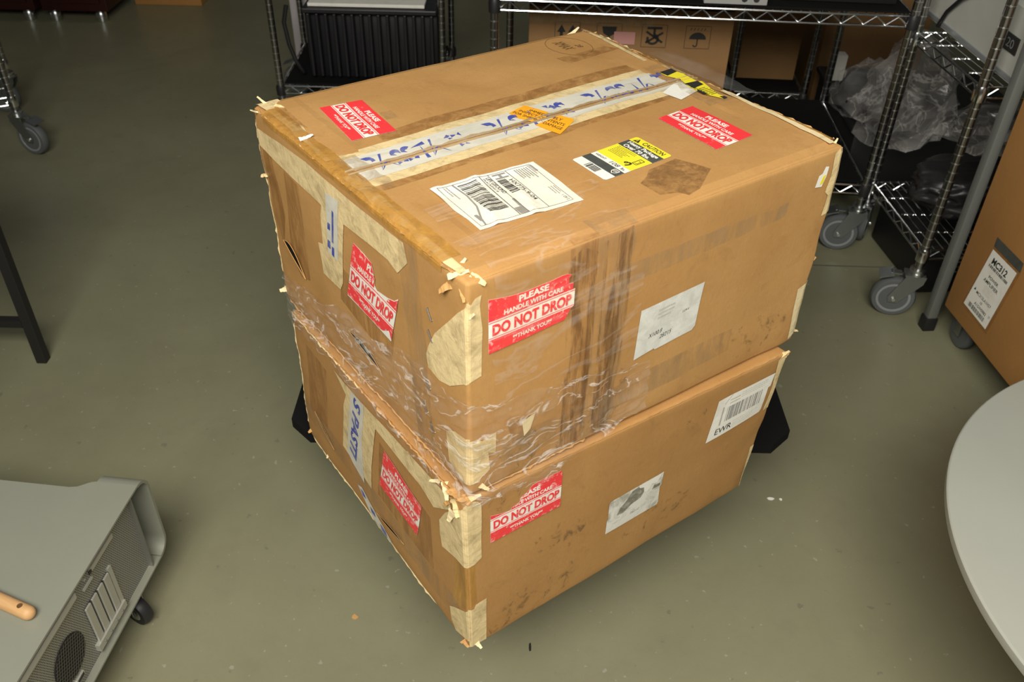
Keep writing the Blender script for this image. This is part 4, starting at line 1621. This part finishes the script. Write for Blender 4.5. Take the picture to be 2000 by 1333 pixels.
MB().box((.16, -.004, .40), (.03, .006, .03)).build('indicator', 'greenled', o)

# things on the main rack's upper shelf
dv = empty('silver_panel_device', (.515, 2.572, .769), math.radians(-3))
tag(dv, 'silver device with slots and round holes on the main wire shelf', 'device')
MB().box((.088, .06, .06), (.176, .12, .12), bev=.002).build('case', 'silverdev', dv, True)
for x, w in ((.018, .014), (.048, .036)):
    MB().box((x + w / 2, -.0004, .020), (w, .002, .012)).build('slot', 'black', dv)
for x in (.112, .145):
    MB().lathe([(.0085, -.0012), (.0085, .001)], (x, -.0004, .016), 'Y', 18).build('port_hole', 'black', dv)
dk = empty('black_device', (.745, 2.620, .769), math.radians(-4))
tag(dk, 'flat black device at the right end of the main wire shelf', 'device')
MB().box((.16, .13, .035), (.32, .26, .07), bev=.004).build('case', 'blackplastic', dk, True)
MB().box((.16, -.001, .018), (.30, .003, .006)).build('front_lip', 'blacksteel', dk)
dk2 = empty('black_device', (.02, 2.66, .769), math.radians(-3))
tag(dk2, 'long black device at the left half of the main wire shelf', 'device')
MB().box((.22, .15, .05), (.44, .30, .10), bev=.006).build('case', 'blackplastic', dk2, True)
MB().box((.22, -.001, .05), (.38, .003, .05)).build('front_panel', 'blacksteel', dk2)


def blob(name, mat, loc, size, seed, amp, freq, flat=True, subdiv=4, fold=None, smooth=True):
    bm = bmesh.new()
    bmesh.ops.create_icosphere(bm, subdivisions=subdiv, radius=1)
    for v in bm.verts:
        n = v.co.normalized()
        k = 1 + amp * noise.noise(n * freq + Vector((seed, 0, 0))) + amp * .5 * (1 - 2 * abs(noise.noise(n * freq * 2.3 + Vector((0, seed, 0)))))
        p = Vector((n.x * size[0], n.y * size[1], n.z * size[2])) * k
        if fold:
            p += n * fold * math.sin(p.z * 70 + p.x * 9 + 2 * noise.noise(p * 6))
        if flat:
            p.z = max(p.z, -size[2] * .78)
        v.co = p + Vector((0, 0, size[2] * .78))
    me = bpy.data.meshes.new(name)
    bm.to_mesh(me)
    bm.free()
    o = link(name, me, mat, None, smooth)
    o.location = loc
    return o


# crate behind, black zip bag, clear bags, black vinyl bundle
tote = empty('black_tote', (1.160, 2.90, 0), math.radians(-3))
tag(tote, 'black plastic tote on the floor behind the right wire rack', 'tote')
MB().box((.32, .30, .120), (.62, .58, .24), bev=.01).build('tub', 'blackplastic', tote, True)
MB().box((.32, .30, .251), (.65, .61, .022), bev=.008).build('lid', 'blackplastic', tote, True)
zb = empty('black_pouch', (1.235, 3.03, .262), 0)
tag(zb, 'shiny black pouch in clear plastic with a white label on the tote', 'pouch')
o = blob('pouch', 'cloth', (0, 0, 0), (.105, .085, .085), 3, .22, 2.2)
o.parent = zb
MB().box((.0, -.055, .128), (.050, .004, .016), rot=Matrix.Rotation(-.6, 3, 'X') @ Matrix.Rotation(.35, 3, 'Y')).build('white_tag', 'paper', zb)
o = blob('clear_wrapper', 'bag', (0, 0, 0), (.118, .10, .10), 5, .3, 2.6, True, 3, None, False)
o.parent = zb
o = MB().box((0, 0, .05), (.055, .05, .10), bev=.006).build('white_bottle_carton', 'paper', None, True)
o.location = (1.215, 3.36, .263)
tag(o, 'small whitish box standing behind the black pouch', 'box')
o = blob('clear_plastic_bag', 'bag', (1.270, 2.800, .262), (.125, .105, .175), 9, .42, 2.6, True, 3, None, False)
tag(o, 'large crumpled clear plastic bag standing behind the rack post', 'plastic bag')
o = blob('clear_plastic_bag', 'bag', (1.380, 2.400, .437), (.140, .090, .065), 13, .40, 2.8, True, 3, None, False)
tag(o, 'clear plastic sheet bunched over the black vinyl bundle', 'plastic bag')
o = blob('vinyl_bundle', 'cloth', (1.500, 2.385, .2305), (.330, .145, .100), 17, .16, 1.8, True, 5, .007)
tag(o, 'folded black vinyl bundle on the lower shelf of the right rack', 'bundle')
case = empty('equipment_case', (1.235, 2.270, 0), math.radians(6))
tag(case, 'black equipment case with white print on the floor under the right rack', 'case')
MB().box((.30, .18, .088), (.60, .34, .17), bev=.008).build('shell', 'blackplastic', case, True)
pr = Print(lambda x, y, off: Vector((x, .009 - off, y)))
pr.polys(hatch_lines(.05, .07, .16, .14, 4, 4, .3), .001, 'white_print', 'hubgrey', case)
MB().tube([(.46, .002, .12), (.46, -.006, .145), (.48, .002, .16)], .005, 8).build('cable_clip', 'magenta', case)

# grey instrument on the right rack
ins = empty('grey_instrument', (1.225, 2.10, .7085), math.radians(1.5))
tag(ins, 'large grey bench instrument with a dark badge on the right rack shelf', 'instrument')
MB().prism([(0, 0), (.46, 0), (.46, .22), (.05, .22), (0, .17)], -.62, 0, lambda v: (v.x, -v.z + .03, v.y)).build('housing', 'instr', ins)
MB().box((-.002, .34, .012), (.006, .55, .010)).build('base_trim', 'hubgrey', ins)
MB().box((-.001, .125, .085), (.004, .070, .040)).build('badge', 'black', ins)
pr = Print(lambda x, y, off: Vector((-.003 - off, .155 - x, y)))
pr.text([text_fit('20', .012, .074, .048, .096)], .0006, 'badge_lettering', 'hubgrey', ins)
o = MB().tube([(0, .10, 0), (0, .07, .05), (0, .0, .11), (0, -.08, .155), (.004, -.16, .20), (.03, -.20, .226), (.09, -.22, .232), (.2, -.24, .232)], .006, 8).build('power_cable', 'blackplastic', None, True)
o.location = (1.2, 2.50, .712)
tag(o, 'black power cable draped over the grey instrument', 'cable')

# ------------------------------------------------------------------ amplifier carton on its cart
cart = empty('platform_cart', (1.205, 2.105, 0), math.radians(5.3))
tag(cart, 'grey steel cart under the carton labelled MC312', 'cart')
# local -y runs towards the camera along the carton's visible side
for x in (.0, .52):
    MB().box((x, 0, .62), (.028, .028, 1.16), bev=.003).build('upright', 'greymetal', cart, True)
    MB().box((x, 0, .022), (.036, .036, .044), bev=.004).build('rubber_foot', 'blackplastic', cart, True)
MB().box((.28, -.34, .105), (.46, .52, .020), bev=.003).build('deck', 'greymetal', cart, True)
for z in (.6, 1.1):
    MB().box((.26, 0, z), (.50, .022, .022)).build('cross_bar', 'greymetal', cart)
for x, y in ((.055, -.085), (.47, -.085), (.055, -.54), (.47, -.54)):
    w = MB().lathe([(.012, -.014), (.034, -.014), (.044, -.012), (.048, -.006), (.048, .006), (.044, .012), (.034, .014), (.012, .014)], (x, y, .048), 'X', 28).build('wheel', 'tire', cart, True)
    m = MB()
    for s_ in (-1, 1):
        m.box((x + s_ * .019, y, .068), (.003, .030, .055))
    m.build('wheel_bracket', 'fork', w)
mc = empty('amplifier_carton', (1.2035, 2.056, .1165), math.radians(5.3))
tag(mc, 'large carton with white MC312 label standing on the grey cart', 'cardboard box')
MB().box((.27, -.28, .34), (.54, .56, .68), bev=.005).build('body', 'card_new', mc, True)
MB().box((.27, -.14, .682), (.54, .275, .004)).build('top_flap', 'card_new', mc)
MB().box((.27, -.42, .682), (.54, .275, .004)).build('top_flap', 'card_new', mc)
pr = Print(lambda x, y, off: Vector((-.0004 - off, -x, y)))    # x runs towards the camera, y up, metres
zb0 = -.1165
h = lambda y: y + zb0
lb_ = pr.polys([[(.068, h(.168)), (.203, h(.166)), (.231, h(.372)), (.105, h(.372))]], .0004, 'label_pouch', 'brown_tape', mc)
pr.polys([[(.104, h(.372)), (.229, h(.372)), (.227, h(.398)), (.103, h(.398))]], .0007, 'dark_strip', 'dkgrey', lb_)


def mcm(x, y, off):
    # label sheet 112 x 187 mm, slightly skewed as it sits in its pouch
    s_, t_ = x / 112, y / 187
    px = (.077 * (1 - s_) + .194 * s_) * (1 - t_) + (.106 * (1 - s_) + .219 * s_) * t_
    py = (.178 * (1 - s_) + .176 * s_) * (1 - t_) + (.364 * (1 - s_) + .365 * s_) * t_
    return Vector((-.0004 - off, -px, h(py)))


pm = Print(mcm)
sheet = pm.polys([rect(0, 0, 112, 187)], .0010, 'label_sheet', 'paper', lb_)
pm.text([text_fit('MC312', 18, 153, 86, 172, .03), text_fit('POWER', 34, 116, 78, 125, .012), text_fit('AMPLIFIER', 22, 100, 88, 110, .012),
         text_fit('MC312LA1H57', 22, 54, 92, 63, .006), text_fit('A1GW0982', 34, 26, 90, 35, .008), text_fit('10', 52, 40, 60, 48, .006)], .0014, 'black_lettering', 'black', sheet)
pm.polys(barcode(14, 142, 100, 150, 24, 3) + barcode(16, 8, 92, 21, 34, 6) + [[(8, 58), (16, 60), (12, 68)]] + hatch_lines(100, 30, 108, 38, 3, 2, .4), .0014, 'barcode', 'black', sheet)
pm.polys(hatch_lines(38, 70, 78, 96, 7, 9, .25), .0014, 'faint_drawing', 'faint_ink', sheet)

# ------------------------------------------------------------------ white round table (front right)
tb = empty('round_table', (1.237, .849, 0))
tag(tb, 'white round table top cut by the right picture edge', 'table')
R_ = .543
ZT = .45
MB().lathe([(R_ - .012, ZT - .020), (R_ - .001, ZT - .018), (R_, ZT - .014), (R_, ZT - .003), (R_ - .002, ZT - .0005), (R_ - .004, ZT)], seg=160).build('table_top', 'whitetop', tb, True)
MB().lathe([(.16, ZT - .027), (.16, ZT - .0205)], seg=32).build('mount_plate', 'blacksteel', tb)
MB().lathe([(.030, .018), (.030, ZT - .027)], seg=24).build('column', 'blacksteel', tb, True)
MB().lathe([(.20, 0), (.20, .008), (.19, .014), (.05, .020), (.03, .020)], seg=48).build('base', 'blacksteel', tb, True)

# ------------------------------------------------------------------ black table at the left edge
bt = empty('black_table', (-1.262, 1.860, 0))
tag(bt, 'black steel table frame whose leg and rail show at the left edge', 'table')
for x, y in ((0, 0), (-1.10, 0), (0, -.66), (-1.10, -.66)):
    MB().box((x, y, .35), (.027, .027, .70), bev=.002).build('leg', 'blacksteel', bt)
MB().box((-.55, 0, .128), (1.07, .022, .022)).build('stretcher', 'blacksteel', bt)
MB().box((-1.10, -.33, .128), (.022, .59, .022)).build('stretcher', 'blacksteel', bt)
MB().box((-.58, -.33, .715), (1.20, .72, .03), bev=.003).build('table_top', 'blackboard', bt)

# ------------------------------------------------------------------ silver tower computer on a dolly (front left)
# frame of the tower: +y points to its handle end, +x to its rear, z up (it lies on its side)
ang = math.atan2(.738 - 1.105, -.734 + .696)          # rear edge direction, towards the camera
ydir = ang + PI                                       # towards the handles
rz = ydir - PI / 2
mac = empty('tower_computer', (-.684, 1.174, .0940), rz)
tag(mac, 'silver aluminium tower computer lying on its side, lower left', 'computer')
T, DEP, LEN = .206, .475, .51
LB = .445                                             # body length without handles
th = .004


def panel_outline():
    # side sheet seen from above: x from -DEP to 0 (rear), y from -LEN to 0 (handle end)
    yh, yb = -.036, -.056
    half = [(0, -LEN), (0, yh), (-.078, yh), (-.088, yh - .003), (-.098, yh - .010), (-.108, yb + .003), (-.122, yb)]
    pts = half + [(-DEP - x, y) for x, y in half[::-1]]
    return pts


MB().prism(panel_outline(), T - th, T).build('side_panel', 'alu', mac)
MB().prism(panel_outline(), 0, th).build('side_panel', 'alu', mac)
# handle wraps across the thickness with rounded corners, front and rear
for xa, xb in ((-.078, .0), (-DEP, -DEP + .078)):
    prof = []
    rr = .034
    for i in range(9):
        a = PI / 2 * i / 8
        prof.append((-.002 - rr + rr * math.sin(a), T - rr + rr * math.cos(a)))
    for i in range(9):
        a = PI / 2 * i / 8
        prof.append((-.002 - rr + rr * math.cos(a), rr - rr * math.sin(a)))
    inner = [(-.002 - rr + (y + .002 + rr) * (rr - .006) / rr, (z - (T - rr)) * (rr - .006) / rr + T - rr) if z > T / 2 else
             (-.002 - rr + (y + .002 + rr) * (rr - .006) / rr, (z - rr) * (rr - .006) / rr + rr) for y, z in prof]
    n = len(prof)
    V, F = [], []
    for x in (xa, xb):
        V += [(x, y, z) for y, z in prof] + [(x, y, z) for y, z in inner]
    for i in range(n - 1):
        F += [(i, i + 1, 2 * n + i + 1, 2 * n + i), (n + i + 1, n + i, 3 * n + i, 3 * n + i + 1), (i + 1, i, n + i, n + i + 1), (2 * n + i, 2 * n + i + 1, 3 * n + i + 1, 3 * n + i)]
    m = MB()
    m.add(V, F)
    m.build('handle', 'alu', mac, True)
# sides between the sheets
MB().box((-DEP / 2, -LEN + .003, T / 2), (DEP - .004, .006, T - 2 * th)).build('bottom_wall', 'alu', mac)
MB().box((-DEP / 2, -.060, T / 2), (DEP - .01, .004, T - 2 * th)).build('top_wall', 'alu_in', mac)
MB().box((-DEP + .006, -.29, T / 2), (.006, .44, T - 2 * th)).build('front_wall', 'perf', mac)
# rear panel: own object so that the perforation follows it (local x along the tower, z up)
rp = empty('rear_panel', (-.016, -.060, 0))
rp.rotation_euler = (0, 0, -PI / 2)
rp.parent = mac
RL = LEN - .066
MB().box((RL / 2, 0, T / 2), (RL, .003, T - 2 * th)).build('perforated_sheet', 'perf', rp)
# in rear_panel frame: x along the tower from the handle end, y outwards (+y = rear), z up
MB().box((.17, .004, T - .028), (.004, .006, .004)).build('latch', 'alu_light', rp)
m = MB()
m.box((.110, .004, T - .030), (.080, .004, .010))
m.box((.165, .004, T - .046), (.030, .004, .004))
m.build('latch_bar', 'alu_light', rp)
MB().box((.152, .0062, T - .030), (.008, .002, .006)).build('latch_slot', 'black', rp)
MB().box((.315, .006, T - .026), (.225, .008, .013), bev=.002).build('lock_bar', 'alu_light', rp)
fr = MB()
fr.box((.106, .003, .078), (.010, .006, .106))
fr.box((.153, .005, .026), (.100, .010, .016))
slots = fr.build('slot_frame', 'alu_light', rp)
for i in range(4):
    x = .121 + .0215 * i
    MB().box((x, .0045, .080), (.0165, .004, .090), bev=.001).build('slot_cover', 'alu_light', slots)
    MB().box((x - .0105, .0032, .080), (.0026, .003, .088)).build('slot_gap', 'black', slots)
    MB().lathe([(.0018, 0), (.0018, .003)], (x, .0100, .026), 'Y', 8).build('slot_screw', 'greymetal', slots)
fan = MB().lathe([(.044, -.001), (.044, .0012)], (.262, .0018, .086), 'Y', 40).build('fan_opening', 'fan', rp)
g = MB()
for i in range(-6, 7):
    a = i * .0066
    L_ = math.sqrt(max(0, .043 ** 2 - a * a))
    for (d1, d2) in ((1, .45), (-.45, 1)):
        l = math.hypot(d1, d2)
        ux_, uz_ = d1 / l, d2 / l
        g.tube([(.262 - uz_ * a - ux_ * L_, .0042, .086 + ux_ * a - uz_ * L_), (.262 - uz_ * a + ux_ * L_, .0042, .086 + ux_ * a + uz_ * L_)], .00055, 5)
g.build('fan_guard', 'wire_dark', fan)
MB().lathe([(.030, -.001), (.030, .0012)], (.385, .0018, .110), 'Y', 32).build('fan_opening', 'fan', rp)
for x in (.262, .300, .336):
    p = MB().box((x, .003, .030), (.024, .006, .011), bev=.001).build('port', 'alu_light', rp)
    MB().box((x, .0062, .030), (.018, .001, .006)).build('port_void', 'black', p)
# dolly
dl = empty('low_dolly', (-.93, .93, 0), rz)
tag(dl, 'low dolly on black casters under the silver computer', 'dolly')
MB().box((0, 0, .0850), (.42, .46, .014), bev=.003).build('deck', 'blackboard', dl, True)
for x, y, a in ((.180, .155, .1), (-.18, .17, 2), (.18, -.20, 0), (-.18, -.2, 3)):
    c = empty('caster', (x, y, 0), a - .5)
    c.parent = dl
    R2 = .034
    MB().lathe([(R2 * .55, -.011), (R2 * .92, -.011), (R2, -.005), (R2, .005), (R2 * .92, .011), (R2 * .55, .011)], (.014, 0, R2), 'Y', 28).build('wheel', 'tire_black', c, True)
    MB().lathe([(.003, -.0125), (R2 * .5, -.0125), (R2 * .6, -.010), (R2 * .6, .010), (R2 * .5, .0125), (.003, .0125)], (.014, 0, R2), 'Y', 28).build('hub', 'zinc', c, True)
    m = MB()
    for s_ in (-1, 1):
        m.box((.007, s_ * .0150, .050), (.022, .002, .046))
    m.box((0, 0, .074), (.036, .034, .005))
    m.build('fork', 'fork', c)
# wooden handle lying on the computer
wd = empty('wooden_handle', (-.748, .846, .3005), math.radians(158))
tag(wd, 'pale wooden brush handle end lying on the silver computer', 'handle')
m = MB()
rw_ = .0118
xs_ = [.0002, .0012, .003, .0055, .0085, rw_, .03, .08, .15, .24]
m.tube([(x, 0, rw_) for x in xs_], [rw_ * math.sqrt(max(0, 1 - (1 - min(1, x / rw_)) ** 2)) for x in xs_], 18)
m.build('shaft', 'wood', wd, True)
MB().lathe([(.0044, .0190), (.0044, .0238)], (.024, 0, 0), 'Z', 16).build('hang_hole', 'card_dark', wd)

# ------------------------------------------------------------------ far cabinets on round metal feet
for i, (x, w, lab) in enumerate(((-3.02, .56, 'dark maroon cabinet on metal feet cut by the left picture edge'), (-2.425, .335, 'dark maroon cabinet on two round metal feet, beside the far carton'))):
    cbn = empty('maroon_cabinet', (x, 4.575, 0))
    tag(cbn, lab, 'cabinet', 'maroon cabinets on the far floor')
    MB().box((w / 2, .26, .43), (w, .5, .745), bev=.006).build('body', 'maroon', cbn, True)
    MB().box((w / 2, .004, .43), (w - .06, .012, .66), bev=.003).build('door', 'maroon', cbn, True)
    for fx in (.045, w - .055):
        for fy in (.045, .46):
            MB().lathe([(.026, 0), (.027, .004), (.027, .042), (.022, .050), (.018, .0585)], (fx, fy, 0), seg=20).build('foot', 'zinc', cbn, True)

# ------------------------------------------------------------------ crumbs on the floor
for i, (x, y, col, sx_, sy_, lab, nm) in enumerate((
        (.605, 1.420, 'paper', .010, .006, 'larger white paper scrap on the floor right of the boxes', 'paper_scrap'),
        (.628, 1.418, 'paper', .005, .005, 'tiny white paper scrap on the floor right of the boxes', 'paper_scrap'),
        (-.301, 1.075, 'card_edge', .008, .009, 'small brown cardboard crumb on the floor left of the boxes', 'cardboard_crumb'),
        (.049, 1.017, 'black', .004, .014, 'small black sliver on the floor in front of the boxes', 'black_sliver'))):
    m = MB()
    n = 7
    rnd = random.Random(i)
    poly = [(sx_ * math.cos(2 * PI * k / n) * rnd.uniform(.5, 1), sy_ * math.sin(2 * PI * k / n) * rnd.uniform(.5, 1)) for k in range(n)]
    m.prism(poly, 0.0, .0015)
    o = m.build(nm, col)
    o.location = (x, y, .0004)
    tag(o, lab, 'scrap')
